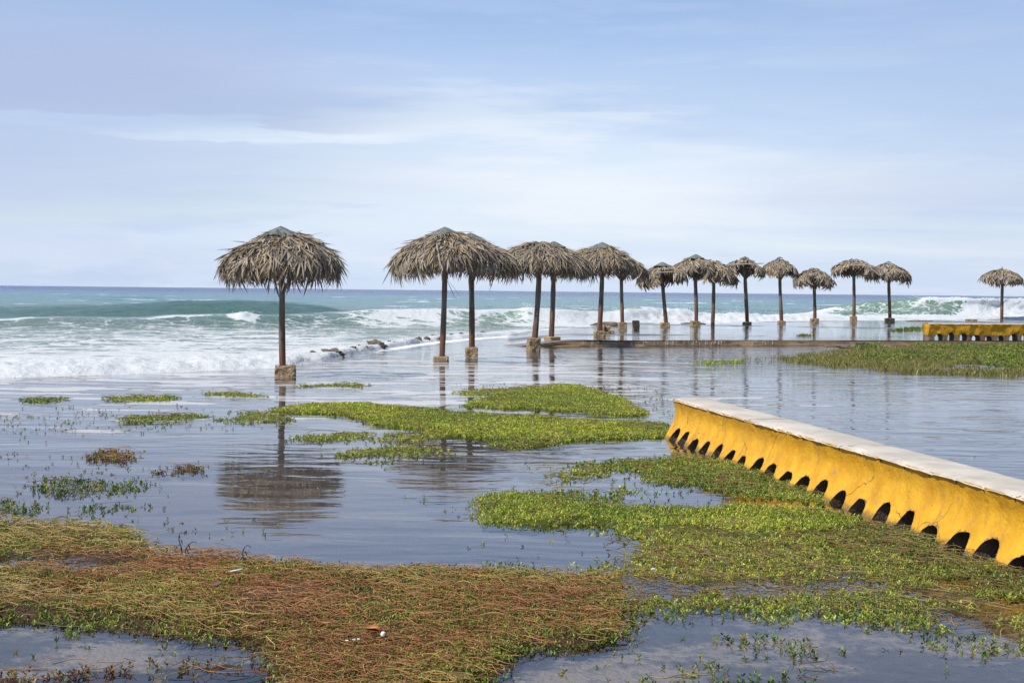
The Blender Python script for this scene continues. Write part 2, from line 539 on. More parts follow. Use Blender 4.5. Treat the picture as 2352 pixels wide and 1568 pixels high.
def mat_sea():
    m, T = new_mat('sea_water')
    oc = pos(T)
    foam = attr(T, 'foam')
    thin = attr(T, 'thin')
    sp = T.n('ShaderNodeSeparateXYZ', {0: oc})
    y = sp.outputs[1]
    w = T.scale(T.n('ShaderNodeTexNoise', {'Vector': T.scale(oc, (0.12, 0.12, 0.12)), 'Scale': 1.0, 'Detail': 3.0}).outputs[1], (4, 4, 0))
    ow = T.vmath('ADD', oc, w)
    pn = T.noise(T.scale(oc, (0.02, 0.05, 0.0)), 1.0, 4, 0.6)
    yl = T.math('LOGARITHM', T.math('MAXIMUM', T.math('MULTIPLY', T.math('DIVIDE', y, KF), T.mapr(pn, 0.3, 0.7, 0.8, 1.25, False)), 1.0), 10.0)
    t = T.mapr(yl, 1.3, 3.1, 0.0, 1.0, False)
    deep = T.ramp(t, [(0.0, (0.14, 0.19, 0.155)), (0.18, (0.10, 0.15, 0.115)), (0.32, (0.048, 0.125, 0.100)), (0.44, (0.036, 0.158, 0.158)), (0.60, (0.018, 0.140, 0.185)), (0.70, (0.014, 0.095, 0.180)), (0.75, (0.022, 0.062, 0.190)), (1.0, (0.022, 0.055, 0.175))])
    deep = T.mix(T.math('MULTIPLY', thin, 0.75), deep, (0.26, 0.35, 0.245))  # paler green puts light passing through thin crests into the colour
    # ripples
    a = T.noise(T.scale(ow, (0.35, 0.9, 0.9)), 1.0, 5, 0.6)
    b_ = T.noise(T.scale(ow, (1.4, 3.0, 3.0)), 1.0, 4, 0.6)
    h = T.math('ADD', T.math('MULTIPLY', a, 0.9), T.math('MULTIPLY', b_, 0.16))
    # foam lace
    dst = T.scale(T.n('ShaderNodeTexNoise', {'Vector': T.scale(oc, (0.6, 1.0, 1.0)), 'Scale': 1.0, 'Detail': 4.0}).outputs[1], (1.6, 1.6, 1.6))
    lv = T.vmath('ADD', T.scale(oc, (0.55, 0.72, 0.95)), dst)
    v1 = T.n('ShaderNodeTexVoronoi', {'Vector': lv, 'Scale': 0.75}, feature='DISTANCE_TO_EDGE').outputs[0]
    v2 = T.n('ShaderNodeTexVoronoi', {'Vector': lv, 'Scale': 2.1}, feature='DISTANCE_TO_EDGE').outputs[0]
    fn = T.noise(T.scale(oc, (0.25, 0.8, 0.8)), 1.0, 6, 0.62)
    fo = T.math('ADD', foam, T.math('MULTIPLY', T.math('SUBTRACT', fn, 0.5), T.math('MULTIPLY', foam, 1.5)))
    l1 = T.math('SUBTRACT', T.math('MULTIPLY', fo, 0.62), T.math('MULTIPLY', v1, 1.15))
    l2 = T.math('SUBTRACT', T.math('MULTIPLY', fo, 0.50), T.math('MULTIPLY', v2, 1.35))
    lace = T.math('MAXIMUM', T.mapr(l1, 0.0, 0.08), T.math('MULTIPLY', T.mapr(l2, 0.0, 0.08), 0.9))
    solid = T.mapr(fo, 0.76, 0.90)
    fac = T.math('MAXIMUM', lace, solid, clamp=True)
    fac = T.math('MAXIMUM', fac, T.math('MULTIPLY', foam, 0.10), clamp=True)
    bump = T.n('ShaderNodeBump', {'Height': h, 'Strength': 0.8, 'Distance': 1.0})
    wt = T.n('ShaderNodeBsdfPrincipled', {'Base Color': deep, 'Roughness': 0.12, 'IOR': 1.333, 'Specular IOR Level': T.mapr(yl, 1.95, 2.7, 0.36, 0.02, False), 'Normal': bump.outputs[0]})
    fh = T.noise(T.scale(oc, (3.0, 3.0, 3.0)), 1.0, 6, 0.65)
    fb = T.n('ShaderNodeBump', {'Height': fh, 'Strength': 0.5, 'Distance': 0.25})
    fd = T.n('ShaderNodeBsdfDiffuse', {'Color': (0.74, 0.76, 0.765), 'Normal': fb.outputs[0]})
    ft = T.n('ShaderNodeBsdfTranslucent', {'Color': (0.74, 0.76, 0.765), 'Normal': fb.outputs[0]})
    fm = T.n('ShaderNodeMixShader', {0: 0.25, 1: fd.outputs[0], 2: ft.outputs[0]})
    out = T.n('ShaderNodeMixShader', {0: fac, 1: wt.outputs[0], 2: fm.outputs[0]})
    finish(T, out)
    return m


def mat_plain(name, c, rough=0.7, var=0.25, scale=12.0, trans=0.0):
    m, T = new_mat(name)
    n = T.noise(pos(T), scale, 5, 0.6)
    lo = tuple(x * (1 - var) for x in c)
    hi = tuple(min(1, x * (1 + var)) for x in c)
    cc = T.mix(T.mapr(n, 0.3, 0.7), lo, hi)
    b = T.n('ShaderNodeBump', {'Height': n, 'Strength': 0.4, 'Distance': 0.01})
    p = T.n('ShaderNodeBsdfPrincipled', {'Base Color': cc, 'Roughness': rough, 'Normal': b.outputs[0]})
    finish(T, p)
    return m


M = dict(
    thatch=mat_thatch(), post=mat_post(), footing=mat_footing(), cap=mat_cap(), yellow=mat_yellow(), white=mat_white_top(),
    bed=mat_ground(),
    terrace=mat_bed('wet_terrace_concrete', ((0.06, 0.048, 0.040), (0.16, 0.135, 0.115), (0.30, 0.26, 0.22)), 0.8),
    kerb=mat_bed('wet_kerb_concrete', ((0.050, 0.032, 0.018), (0.18, 0.115, 0.055), (0.34, 0.235, 0.125)), 1.6, 0.5),
    soil=mat_bed('wet_soil', ((0.035, 0.025, 0.018), (0.10, 0.070, 0.048), (0.26, 0.19, 0.135)), 2.0, 0.55),
    rock=mat_bed('brown_shore_rock', ((0.030, 0.024, 0.018), (0.12, 0.092, 0.060), (0.27, 0.205, 0.13)), 3.0, 0.55),
    flood=mat_flood(), sea=mat_sea(),
    leaf=mat_leaf('fleshy_green_leaf'), stem=mat_leaf('runner_stem', 0.05, 0.5, 0.3),
    spray=mat_plain('white_water_spray', (0.88, 0.9, 0.9), 0.5, 0.05),
)

# ------------------------------------------------------------------ shoreline and levels
ZT = 0.17                                   # water level on the raised terrace
shore_px = [(-400, 868), (0, 860), (300, 853), (640, 840), (740, 826), (870, 800), (1000, 781), (1180, 767), (1300, 754), (1400, 744), (1900, 737.5), (2352, 733.5), (2800, 732)]
_sp = [ground_pt(u, v, 0.05 if u < 1290 else ZT) for u, v in shore_px]
sh_a = np.array([p.x / p.y for p in _sp])
sh_y = np.array([p.y for p in _sp])


def y_shore(a):
    return np.interp(a, sh_a, sh_y)


def a_of(u):
    d = ray(u, 784)
    return d.x / d.y


# kerb line (front edge of the raised terrace)
kerb_pts = [ground_pt(1180, 783, 0.0 + ZT), ground_pt(1300, 782, ZT), ground_pt(1700, 780.5, ZT), ground_pt(2133, 781.5, ZT), ground_pt(2700, 783, ZT)]
kx = np.array([-30] + [p.x for p in kerb_pts] + [60.0])
ky = np.array([kerb_pts[0].y] + [p.y for p in kerb_pts] + [kerb_pts[-1].y + 1.0])


def y_kerb(x):
    return np.interp(x, kx, ky)


# ------------------------------------------------------------------ ground bed
def build_ground():
    xs = np.concatenate([np.linspace(-260, -26, 14), np.linspace(-25, 40, 260), np.linspace(42, 260, 14)])
    ys = np.concatenate([np.linspace(-60, 2, 12), np.linspace(2.4, 50, 230), np.linspace(51, 110, 70), np.linspace(115, 180, 6)])
    X, Y = np.meshgrid(xs, ys)
    Z = -0.07 + 0.018 * fbm(X * 0.8, Y * 0.8, o=4)
    # the weedy mound by the kerb on the right
    mp = np.array([tuple(ground_pt(u, v, 0)[:2]) for u, v in [(1790, 822), (1880, 806), (1880, 790), (1960, 786), (2400, 784), (2600, 790), (2600, 875), (2352, 862), (2100, 852), (1900, 838)]])
    c = in_poly(X.ravel(), Y.ravel(), mp).reshape(X.shape).astype(float)
    for _ in range(3):
        c[1:-1, 1:-1] = (c[1:-1, 1:-1] * 2 + c[:-2, 1:-1] + c[2:, 1:-1] + c[1:-1, :-2] + c[1:-1, 2:]) / 6
    Z += c * (0.062 + 0.05 * fbm(X * 1.3, Y * 1.3, 3.0))
    a = X / np.maximum(Y, 1)
    Z = np.where((Y > 15) & (Y > y_shore(a) - 0.2), Z - 0.8, Z)
    me = mesh_np('ground', np.stack([X, Y, Z], -1).reshape(-1, 3), grid_faces(*X.shape), M['bed'], smooth=True)
    tag(link('ground', me), kind='structure')


build_ground()


# ------------------------------------------------------------------ flood water (lower pool and the film on the terrace)
def build_flood():
    xs = np.concatenate([np.linspace(-140, -24, 16), np.linspace(-22, 40, 240), np.linspace(44, 160, 14)])
    t = np.concatenate([np.linspace(0, 0.14, 6), np.linspace(0.17, 1, 170)])
    X = np.repeat(xs[None], len(t), 0)
    yend = np.zeros_like(xs)
    # solve y = y_shore(x / y) for the open left side
    for i, x in enumerate(xs):
        yy = np.linspace(12, 90, 1600)
        s = yy - y_shore(x / yy)
        k = np.argmax(s > 0.35)
        ysea = yy[k]
        yend[i] = min(ysea, y_kerb(x) + 0.12) if x > kerb_pts[1].x - 0.4 else min(ysea, 88)
    Y = -12 + (yend[None] + 12) * t[:, None]
    Z = np.zeros_like(X)
    a = X / np.maximum(Y, 0.5)
    s = (Y - y_shore(a)) / KF
    Yk = Y / KF
    right = sstep(0.0, 4.0, X)
    ripple = 0.12 + 1.0 * sstep(14, 24, Yk) * right + 0.30 * sstep(6, 12, Yk)
    ripple += 0.5 * sstep(-4, -0.5, s) * (1 - right)
    ripple += 0.25 * sstep(0.55, 0.75, 0.5 + 0.5 * vnoise(X * 0.18, Y * 0.12))
    film = sstep(12.5, 15.5, Yk) * (1 - sstep(24, 28, Yk)) * (1 - sstep(3.0, 6.0, X)) * 0.95
    film = np.maximum(film, 0.62 * sstep(8.5, 12.0, Yk) * (1 - 0.6 * right))
    film *= 1 - 0.7 * sstep(-7.0, -5.5, X) * (1 - sstep(1.5, 3.0, X)) * (1 - sstep(10.5, 12.5, Yk))
    foam = 0.55 * sstep(-3.0, -0.3, s) * sstep(-5.2, -3.0, X) * (1 - sstep(-0.2, 2.2, X))
    foam += 0.18 * sstep(-6.0, -1.0, s) * sstep(-6.0, -2.0, X) * (1 - sstep(-1.2, 1.5, X))
    kd = y_kerb(X) - Y
    foam += 0.5 * sstep(0.5, 0.05, kd) * sstep(2.0, 3.0, X) * (1 - sstep(8.0, 9.5, X)) * (X > 0)
    me = mesh_np('flood_water', np.stack([X, Y, Z], -1).reshape(-1, 3), grid_faces(*X.shape), M['flood'],
                 dict(ripple=ripple.ravel(), film=film.ravel(), foam=foam.ravel()), smooth=True)
    tag(link('flood_water', me), kind='structure')


build_flood()


def terrace_z(X, Y):
    """height of the water film on the raised terrace; falls away on its left"""
    x0 = kerb_pts[1].x
    f = sstep(x0 - 2.6, x0 + 0.6, X + 0.035 * (Y - 44))
    return -0.06 + (ZT + 0.06) * f


def build_terrace():
    xs = np.concatenate([np.linspace(kerb_pts[0].x - 1.6, 32, 240), np.linspace(33, 120, 12)])
    t = np.linspace(0, 1, 110)
    X = np.repeat(xs[None], len(t), 0)
    y0 = y_kerb(xs)
    y1 = np.zeros_like(xs)
    for i, x in enumerate(xs):
        yy = np.linspace(30, 125, 3000)
        k = np.argmax(yy - y_shore(x / yy) > 0.0)
        y1[i] = yy[k] if k else 100
    Y = y0[None] + (y1 - y0)[None] * t[:, None]
    Zw = terrace_z(X, Y)
    Zb = Zw - 0.022 + 0.012 * fbm(X * 0.35, Y * 0.9, 1.0, 4) + 0.075 * np.clip(fbm(X * 0.12, Y * 0.45, 6.0, 4) - 0.40, 0, 1)
    edge = sstep(0.93, 1.0, t)[:, None]
    Zb += edge * (0.03 + 0.05 * vnoise(X * 0.35, X * 0.0 + 4.2))
    Zb[0] = np.minimum(Zb[0], Zw[0] - 0.008)
    # skirt down the front and the back
    V = np.stack([X, Y, Zb], -1)
    back = V[-1].copy(); back[:, 1] += 0.25; back[:, 2] -= 0.9
    V = np.concatenate([V, back[None]], 0)
    tag(link('terrace', mesh_np('terrace', V.reshape(-1, 3), grid_faces(V.shape[0], V.shape[1]), M['terrace'], smooth=True)), kind='structure')
    # film of water
    kd = Y - y0[None]
    ripple = 1.0 + 0.6 * vnoise(X * 0.3, Y * 0.3)
    foam = 0.42 * sstep(0.72, 0.99, t)[:, None] * (1 - sstep(9, 14, X) * 0.5) + 0.12 * sstep(0.3, 0.8, t)[:, None]
    foam = foam + 0.0 * X
    Yf = Y.copy(); Yf[0] -= 0.02
    me = mesh_np('terrace_water', np.stack([X, Yf, Zw], -1).reshape(-1, 3), grid_faces(*X.shape), M['flood'],
                 dict(ripple=ripple.ravel(), film=np.zeros(X.size), foam=foam.ravel()), smooth=True)
    tag(link('terrace_water', me), kind='structure')


build_terrace()


def build_kerb():
    xs = np.arange(kerb_pts[1].x - 2.2, 40, 0.09)
    prof = [(0.28, ZT - 0.035), (0.03, ZT - 0.028), (-0.015, ZT - 0.05), (-0.03, 0.09), (-0.025, 0.05), (-0.075, 0.035), (-0.09, 0.0), (-0.10, -0.12)]
    V = np.zeros((len(xs), len(prof), 3))
    yk = y_kerb(xs)
    drop = (1 - sstep(kerb_pts[1].x - 2.0, kerb_pts[1].x + 0.3, xs)) * 0.2
    for j, (dy, z) in enumerate(prof):
        nz = 0.018 * fbm(xs * 2.2, np.full_like(xs, j * 0.6), 2.0, 4)
        V[:, j, 0] = xs
        V[:, j, 1] = yk + dy + nz * (0.3 if j < 2 else 1.3)
        V[:, j, 2] = z + (nz * 0.25 if j < 2 else nz * 0.5) - drop
    V[:, 0, 2] = ZT - 0.05 - drop
    tag(link('kerb', mesh_np('kerb', V.reshape(-1, 3), grid_faces(len(xs), len(prof)), M['kerb'], smooth=False)), kind='structure')
    # water trickling over the kerb face
    n = 120
    Vt, Ft = [], []
    for i in range(n):
        x = 2.0 + 6.6 * random.random() ** 0.8
        yk1 = float(y_kerb(x))
        w = random.uniform(0.004, 0.018)
        pts = [(0.01, ZT - 0.012), (-0.045, ZT - 0.03), (-0.065, 0.09), (-0.085, 0.04), (-0.15, 0.012)]
        pts = pts[:random.choice((3, 4, 4))]
        b = len(Vt)
        for dy, z in pts:
            j = random.uniform(-.012, .012)
            Vt += [(x - w + j, yk1 + dy - 0.02, z), (x + w + j, yk1 + dy - 0.03, z)]
        for k in range(len(pts) - 1):
            q = b + 2 * k
            Ft.append((q, q + 1, q + 3, q + 2))
    m, T = new_mat('thin_falling_water')
    g = T.n('ShaderNodeBsdfPrincipled', {'Base Color': (0.30, 0.26, 0.21), 'Roughness': 0.35})
    tr = T.n('ShaderNodeBsdfTransparent')
    mx = T.n('ShaderNodeMixShader', {0: T.mapr(T.noise(T.scale(pos(T), (40, 40, 8)), 1.0, 3), 0.4, 0.62, 0.0, 0.55), 1: tr.outputs[0], 2: g.outputs[0]})
    finish(T, mx)
    o = link('overflow_water', mesh_py('overflow_water', Vt, Ft, m))
    tag(o, 'thin trickles of water spilling over the face of the low kerb', kind='stuff')


build_kerb()


# ------------------------------------------------------------------ sea
def wave(ctrl, wf, wb, lean):
    P = [at_depth(u, v, y * KF) for u, v, y in ctrl]
    wf, wb, lean = wf * KF, wb * KF, lean * 1.2
    return dict(a=np.array([p.x / p.y for p in P]), y=np.array([p.y for p in P]), z=np.array([p.z for p in P]), wf=wf, wb=wb, lean=lean)


SEA0 = -0.15
W_A = wave([(-300, 708, 62), (0, 702, 62), (250, 700, 62), (400, 691, 63), (550, 688, 64), (640, 690, 64), (720, 698, 65), (800, 709, 66), (900, 722, 66), (1000, 735, 66), (3000, 738, 66)], 3.4, 8.0, 0.5)
W_B = wave([(-300, 738, 46), (0, 733, 46), (100, 729, 46), (190, 727.5, 46), (290, 731, 47), (400, 724, 48), (560, 719, 49), (640, 722, 50), (720, 720, 51), (800, 715, 52), (880, 711, 53), (1000, 710, 54), (1100, 711, 55), (1180, 709, 56), (1215, 706, 56), (1300, 709, 57), (1350, 714, 58), (1400, 715, 58.5), (1440, 713, 59), (1480, 718, 60), (1520, 727, 61), (1600, 742, 62), (3000, 742, 62)], 2.0, 5.0, 1.1)
W_D = wave([(-300, 745, 60), (1380, 745, 61), (1470, 724, 62), (1520, 722, 62.5), (1570, 715.5, 63), (1600, 720, 63), (1640, 724, 63.5), (1690, 719, 64), (1730, 723, 64.5), (1790, 729, 65), (1850, 728, 66), (1950, 733, 67), (2050, 738, 68), (3000, 740, 68)], 2.2, 2.6, 0.6)
W_E = wave([(-300, 738, 78), (1600, 738, 78), (1700, 729, 78), (1790, 722, 78), (1850, 715, 78), (1900, 704, 78), (1960, 694, 78), (2050, 686, 78), (2110, 682, 78), (2170, 684, 78.5), (2240, 687, 79), (2300, 688, 80), (2400, 687, 81), (3000, 690, 84)], 2.8, 9.0, 1.5)
WAVES = [W_A, W_B, W_D, W_E]


def build_sea():
    ain = np.linspace(-0.57, 0.57, 760)
    a = np.concatenate([np.linspace(-3.2, -1.0, 8), np.linspace(-0.95, -0.58, 30), ain, np.linspace(0.58, 0.95, 30), np.linspace(1.0, 3.2, 8)])
    s = KF * np.concatenate([[-0.9, -0.6, -0.4, -0.25], np.arange(-0.15, 3, 0.12), np.arange(3.1, 62, 0.23), 62 + np.cumsum(0.3 * 1.045 ** np.arange(125))])
    s = np.concatenate([s, s[-1] + np.cumsum((s[-1] - s[-2]) * 1.12 ** np.arange(1, 40))])
    s = s[s < 9000]
    A, S = np.meshgrid(a, s)
    Y = y_shore(A) + S
    X = A * Y
    S = S / KF
    landright = sstep(0.045 / KF, 0.075 / KF, A)
    near = np.interp(S, [-0.9, -0.4, 0.0, 0.25, 0.6, 2, 5, 12], [-0.30, -0.09, 0.015, 0.085, 0.12, 0.10, 0.02, SEA0])
    base = near * (1 - landright) + landright * np.interp(S, [-0.9, 0, 0.5, 4], [-0.5, 0.02, 0.02, SEA0])
    foam = np.zeros_like(A)
    thin = np.zeros_like(A)
    Z = base.copy()
    dYy = np.zeros_like(A)
    jig = 0.9 * fbm(X * 0.11, Y * 0.03, 8.0, 3)
    profs = []
    for w in WAVES:
        yc = np.interp(A, w['a'], w['y']) + jig
        zc = np.interp(A, w['a'], w['z']) + 0.03 * vnoise(A * 85, A * 0 + 1.7)
        amp = np.clip(zc - SEA0, 0, None)
        dy = Y - yc
        p = np.where(dy < 0, np.exp(-(np.abs(dy) / w['wf']) ** 2.0), np.exp(-(dy / w['wb']) ** 2))
        Z += amp * p
        dYy -= w['lean'] * p ** 3 * np.clip(amp / 1.0, 0, 1.2) * np.where(dy < 0, 1, np.exp(-(dy / 2.0) ** 2))
        profs.append((p, amp, dy / KF))
    # chop
    ch = 0.5 * fbm(X * 0.22, Y * 0.42, 0.5, 5, 0.55)
    Z += ch * (0.045 + 0.075 * sstep(3, 9, S) + 0.03 * sstep(20, 60, S)) + 0.10 * sstep(60, 110, S) * fbm(X * 0.05, Y * 0.11, 2.0, 3) * 1.3
    Z += 0.7 * sstep(250, 900, S) * fbm(X * 0.01, Y * 0.02, 5.0, 3)
    U = A
    uu = lambda px: a_of(px)
    # foam: shore wash, fading outwards in lace
    left = 1 - landright
    foam += left * np.interp(S, [0.0, 0.3, 1.0, 3.2, 5.5, 12, 20, 26, 34], [1.0, 1.1, 1.12, 0.70, 0.40, 0.29, 0.20, 0.11, 0.01])
    foam *= 1 - 0.35 * left * sstep(uu(350), uu(-100), U) * sstep(6, 10, S)
    foam *= 1 - 0.62 * sstep(uu(720), uu(900), U) * (1 - landright) * sstep(0.4, 1.6, S)
    # breaker B/C
    p, amp, dy = profs[1]
    br = sstep(uu(700), uu(900), U) * (1 - sstep(uu(1480), uu(1560), U))
    white = sstep(uu(1120), uu(1290), U) * (1 - sstep(uu(1480), uu(1560), U))
    front = np.exp(-np.clip(-dy, 0, None) / 5.0) * (dy < 0.4)
    foam = np.maximum(foam, br * front * (0.44 + 0.30 * vnoise(X * 0.45, Y * 0.2, 4.0)))
    foam += br * 0.5 * np.exp(-((dy + 0.15) / 0.45) ** 2) * sstep(-0.2, 0.5, vnoise(X * 0.4, X * 0 + 5.2))
    foam = np.maximum(foam, white * (dy < -0.3) * np.exp(-np.clip(-dy - 5, 0, None) / 3) * (0.86 + 0.35 * vnoise(X * 0.45, Y * 0.3, 7.0)) * sstep(0.1, -1.2, dy))
    thin += (0.25 + 0.75 * br) * np.exp(-((dy + 0.7) / (1.3 + 1.2 * br)) ** 2) * np.clip(amp * 1.2, 0, 1)
    wc = np.exp(-((U - uu(565)) / 0.010) ** 4) * np.exp(-((dy + 0.6) / 0.8) ** 2)
    foam = np.maximum(foam, 1.3 * wc)
    foam += 0.5 * np.exp(-((dy + 0.2) / 0.35) ** 2) * sstep(0.25, 0.7, vnoise(X * 0.25, X * 0 + 2.2)) * (U < uu(760))
    # D
    p, amp, dy = profs[2]
    on = sstep(uu(1460), uu(1500), U) * (1 - sstep(uu(1850), uu(2000), U))
    foam = np.maximum(foam, on * 1.2 * sstep(0.9, 0.1, dy))
    wash = sstep(uu(1740), uu(1830), U)
    foam = np.maximum(foam, wash * (0.58 + 0.15 * vnoise(X * 0.2, Y * 0.4, 3.0)) * (Y < 77 * KF) * (1 - sstep(uu(2130), uu(2190), U) * 0))
    # E
    p, amp, dy = profs[3]
    wt = sstep(uu(2150), uu(2240), U + 0.004 * dy)
    foam = np.maximum(foam, wt * 1.25 * sstep(0.7, -0.2, dy))
    tube_ = sstep(uu(1880), uu(1940), U) * (1 - sstep(uu(2170), uu(2220), U))
    foam = np.where((dy > -3.6) & (dy < 0.6), foam * (1 - tube_ * 0.82), foam)
    foam = np.maximum(foam, sstep(uu(2085), uu(2110), U) * (1 - sstep(uu(2200), uu(2230), U)) * np.exp(-((dy + 0.3) / 0.7) ** 2) * 1.1)
    thin += 0.7 * tube_ * np.exp(-((dy + 0.9) / 2.4) ** 2)
    # A: clean green face
    p, amp, dy = profs[0]
    foam += 0.35 * np.exp(-((dy) / 0.4) ** 2) * sstep(0.45, 0.8, vnoise(X * 0.2, X * 0 + 9.0)) * (U < uu(760))
    # whitecaps far out
    foam += 0.30 * sstep(0.75, 1.0, fbm(X * 0.16, Y * 0.14, 9.0, 4)) * sstep(40, 60, S) * (1 - sstep(150, 300, S))
    f = np.clip(foam, 0, 1)
    Z += f ** 2 * (0.055 * fbm(X * 1.6, Y * 1.1, Z * 1.3, 5, 0.62) + 0.02) * np.where(S < 0.2, 0.4, 1)
    big = np.clip(foam - 0.9, 0, 0.3) / 0.3 * sstep(28, 42, Y)
    Z += big * sstep(4, 9, S) * (0.5 - np.abs(fbm(X * 1.5, Y * 1.0, 3.3, 5, 0.6))) * 0.22
    Yd = Y + dYy + f * 0.10 * vnoise(X * 2, Z * 3, 1.0)
    V = np.stack([X, Yd, Z], -1).reshape(-1, 3)
    me = mesh_np('sea', V, grid_faces(*A.shape), M['sea'], dict(foam=foam.ravel(), thin=np.clip(thin, 0, 1).ravel()), smooth=True)
    tag(link('sea', me), kind='structure')


build_sea()


def build_spray():
    """droplets thrown up along the breaking crests"""
    spots = [(1575, 712, 63, 16, 9, 150), (1215, 702, 56, 12, 6, 70), (1690, 716, 64, 14, 6, 60), (1600, 718, 63, 40, 5, 60), (1440, 710, 59, 26, 4, 50),
             (1300, 706, 57, 50, 3, 50), (2110, 680, 78, 14, 3, 50), (2250, 684, 79, 80, 3, 130), (570, 716, 49, 22, 2, 30), (1790, 724, 65, 20, 6, 50), (1000, 708, 54, 50, 3, 40)]
    V, F = [], []
    for u, v, y, du, dv, n in spots:
        for _ in range(n):
            p = at_depth(u + random.gauss(0, du), v - abs(random.gauss(0, dv)) + 2, y * KF - random.uniform(-.4, 1.0))
            r = random.uniform(0.006, 0.022)
            b = len(V)
            V += [p + Vector((r, 0, 0)), p - Vector((r, 0, 0)), p + Vector((0, r, 0)), p - Vector((0, r, 0)), p + Vector((0, 0, r * 1.3)), p - Vector((0, 0, r))]
            for i, j in ((0, 2), (2, 1), (1, 3), (3, 0)):
                F += [(b + i, b + j, b + 4), (b + j, b + i, b + 5)]
    tag(link('sea_spray', mesh_py('sea_spray', V, F, M['spray'])), 'white spray droplets flying above the breaking waves', kind='stuff')


build_spray()


# ------------------------------------------------------------------ rocks along the shelf
def rock_mesh(name, sx, sy, sz, seed, mat, jag=0.38):
    import bmesh
    bm = bmesh.new()
    bmesh.ops.create_icosphere(bm, subdivisions=4, radius=1.0)
    P = np.array([v.co[:] for v in bm.verts])
    n = fbm(P[:, 0] * 1.3 + seed, P[:, 1] * 1.3, P[:, 2] * 1.3 + seed * 2, 5, 0.6)
    k = 1 + jag * n
    P = P * k[:, None] * (1 + 0.16 * (0.5 - np.abs(fbm(P[:, 0] * 4 + seed, P[:, 1] * 4, P[:, 2] * 4, 3))))[:, None]
    for v, p in zip(bm.verts, P):
        v.co = (p[0] * sx, p[1] * sy, p[2] * sz)
    me = bpy.data.meshes.new(name)
    bm.to_mesh(me)
    bm.free()
    me.materials.append(mat)
    return me


rocks = [  # u, v of the foot, width px, height px, label
    (765, 814, 50, 12, 'large pyramid-shaped brown rock standing clear in the white wash, nearest the lone umbrella'),
    (718, 812, 15, 5, 'small flat brown stone in the wash just left of the pyramid-shaped rock'),
    (803, 806, 26, 9, 'low jagged brown rock right behind the pyramid-shaped rock'),
    (832, 802, 30, 8, 'long low brown rock in the middle of the row at the foam edge'),
    (868, 797, 34, 14, 'tallest craggy brown rock in the row between the lone umbrella and the pair'),
    (896, 791, 20, 8, 'brown rock touching the right side of the craggy tall one'),
    (930, 786, 24, 7, 'flat topped brown rock midway along the foam edge'),
    (960, 783, 20, 8, 'dark knobbly rock next to the flat topped one'),
    (981, 781, 16, 7, 'small knobbly rock left of the near post of the umbrella pair'),
    (1000, 776, 22, 6, 'low rock just behind the near post of the umbrella pair'),
    (1035, 772, 14, 4, 'small dark rock seen between the two posts of the umbrella pair'),
    (1058, 769.5, 14, 5, 'low rock on the shelf edge left of the second post of the pair'),
    (1012, 780, 16, 4, 'thin dark ledge stone at the waterline by the near post of the pair'),
    (1110, 766, 18, 3.5, 'thin flat rock on the shelf edge right of the second post of the pair'),
]
for i, (u, v, wp, hp, lab) in enumerate(rocks):
    p = ground_pt(u, v, 0.06)
    m_px = p.y / FPX
    sx, sz = wp * m_px * 0.5, hp * m_px * 0.95
    o = link('shore_rock', rock_mesh('shore_rock', sx * 0.85, sx * 0.7, sz * 0.8, i * 3.1, M['rock'], 0.62), loc=(p.x, p.y, p.z + 0.03))
    o.rotation_euler = (0, 0, i * 0.7)
    o.rotation_euler = (0, 0, random.uniform(-0.3, 0.3))
    tag(o, lab, 'rock', 'brown rocks along the edge of the shelf')

# dark slabs lying at the back edge of the terrace
for u0, u1, v, hp, lab in [(1357, 1427, 747.5, 9.5, 'dark rounded rock slab at the sea edge behind the capped umbrella and the broken footing'),
                           (1566, 1622, 743.5, 3.4, 'thin dark ledge at the sea edge beneath the umbrella with the tilted footing'),
                           (2085, 2140, 737.5, 2.4, 'thin dark ledge at the sea edge left of the far yellow bench')]:
    a, b = ground_pt(u0, v, ZT), ground_pt(u1, v, ZT)
    m_px = a.y / FPX
    me = rock_mesh('rock_slab', (b.x - a.x) * 0.5, 0.5, hp * m_px, u0, M['rock'], 0.12)
    o = link('rock_slab', me, loc=((a.x + b.x) / 2, a.y + 0.5, ZT - hp * m_px * 0.1))
    tag(o, lab, 'rock', 'dark slabs at the back edge of the terrace')


# ------------------------------------------------------------------ rough concrete blocks
def block_mesh(name, w, d, h, seed, mat, n=9, rough=0.018, tilt=0.0):
    import bmesh
    bm = bmesh.new()
    bmesh.ops.create_cube(bm, size=1.0)
    bmesh.ops.subdivide_edges(bm, edges=bm.edges[:], cuts=n, use_grid_fill=True)
    P = np.array([v.co[:] for v in bm.verts])
    Q = P * np.array([w, d, h])
    # round off edges a little
    e = np.abs(P * 2)
    k = np.sort(e, 1)[:, 1]
    shr = 1 - 0.05 * sstep(0.8, 1.0, k)
    Q *= shr[:, None]
    s = 9.0
    Q[:, 0] += rough * fbm(Q[:, 1] * s + seed, Q[:, 2] * s, seed, 4, 0.6)
    Q[:, 1] += rough * fbm(Q[:, 0] * s + seed, Q[:, 2] * s, seed + 5, 4, 0.6)
    Q[:, 2] += rough * 0.8 * fbm(Q[:, 0] * s + seed, Q[:, 1] * s, seed + 9, 4, 0.6)
    Q[:, 2] += h / 2
    Q[:, 2] += tilt * Q[:, 0] * (P[:, 2] > 0)
    for v, p in zip(bm.verts, Q):
        v.co = p
    me = bpy.data.meshes.new(name)
    bm.to_mesh(me)
    bm.free()
    me.materials.append(mat)
    return me


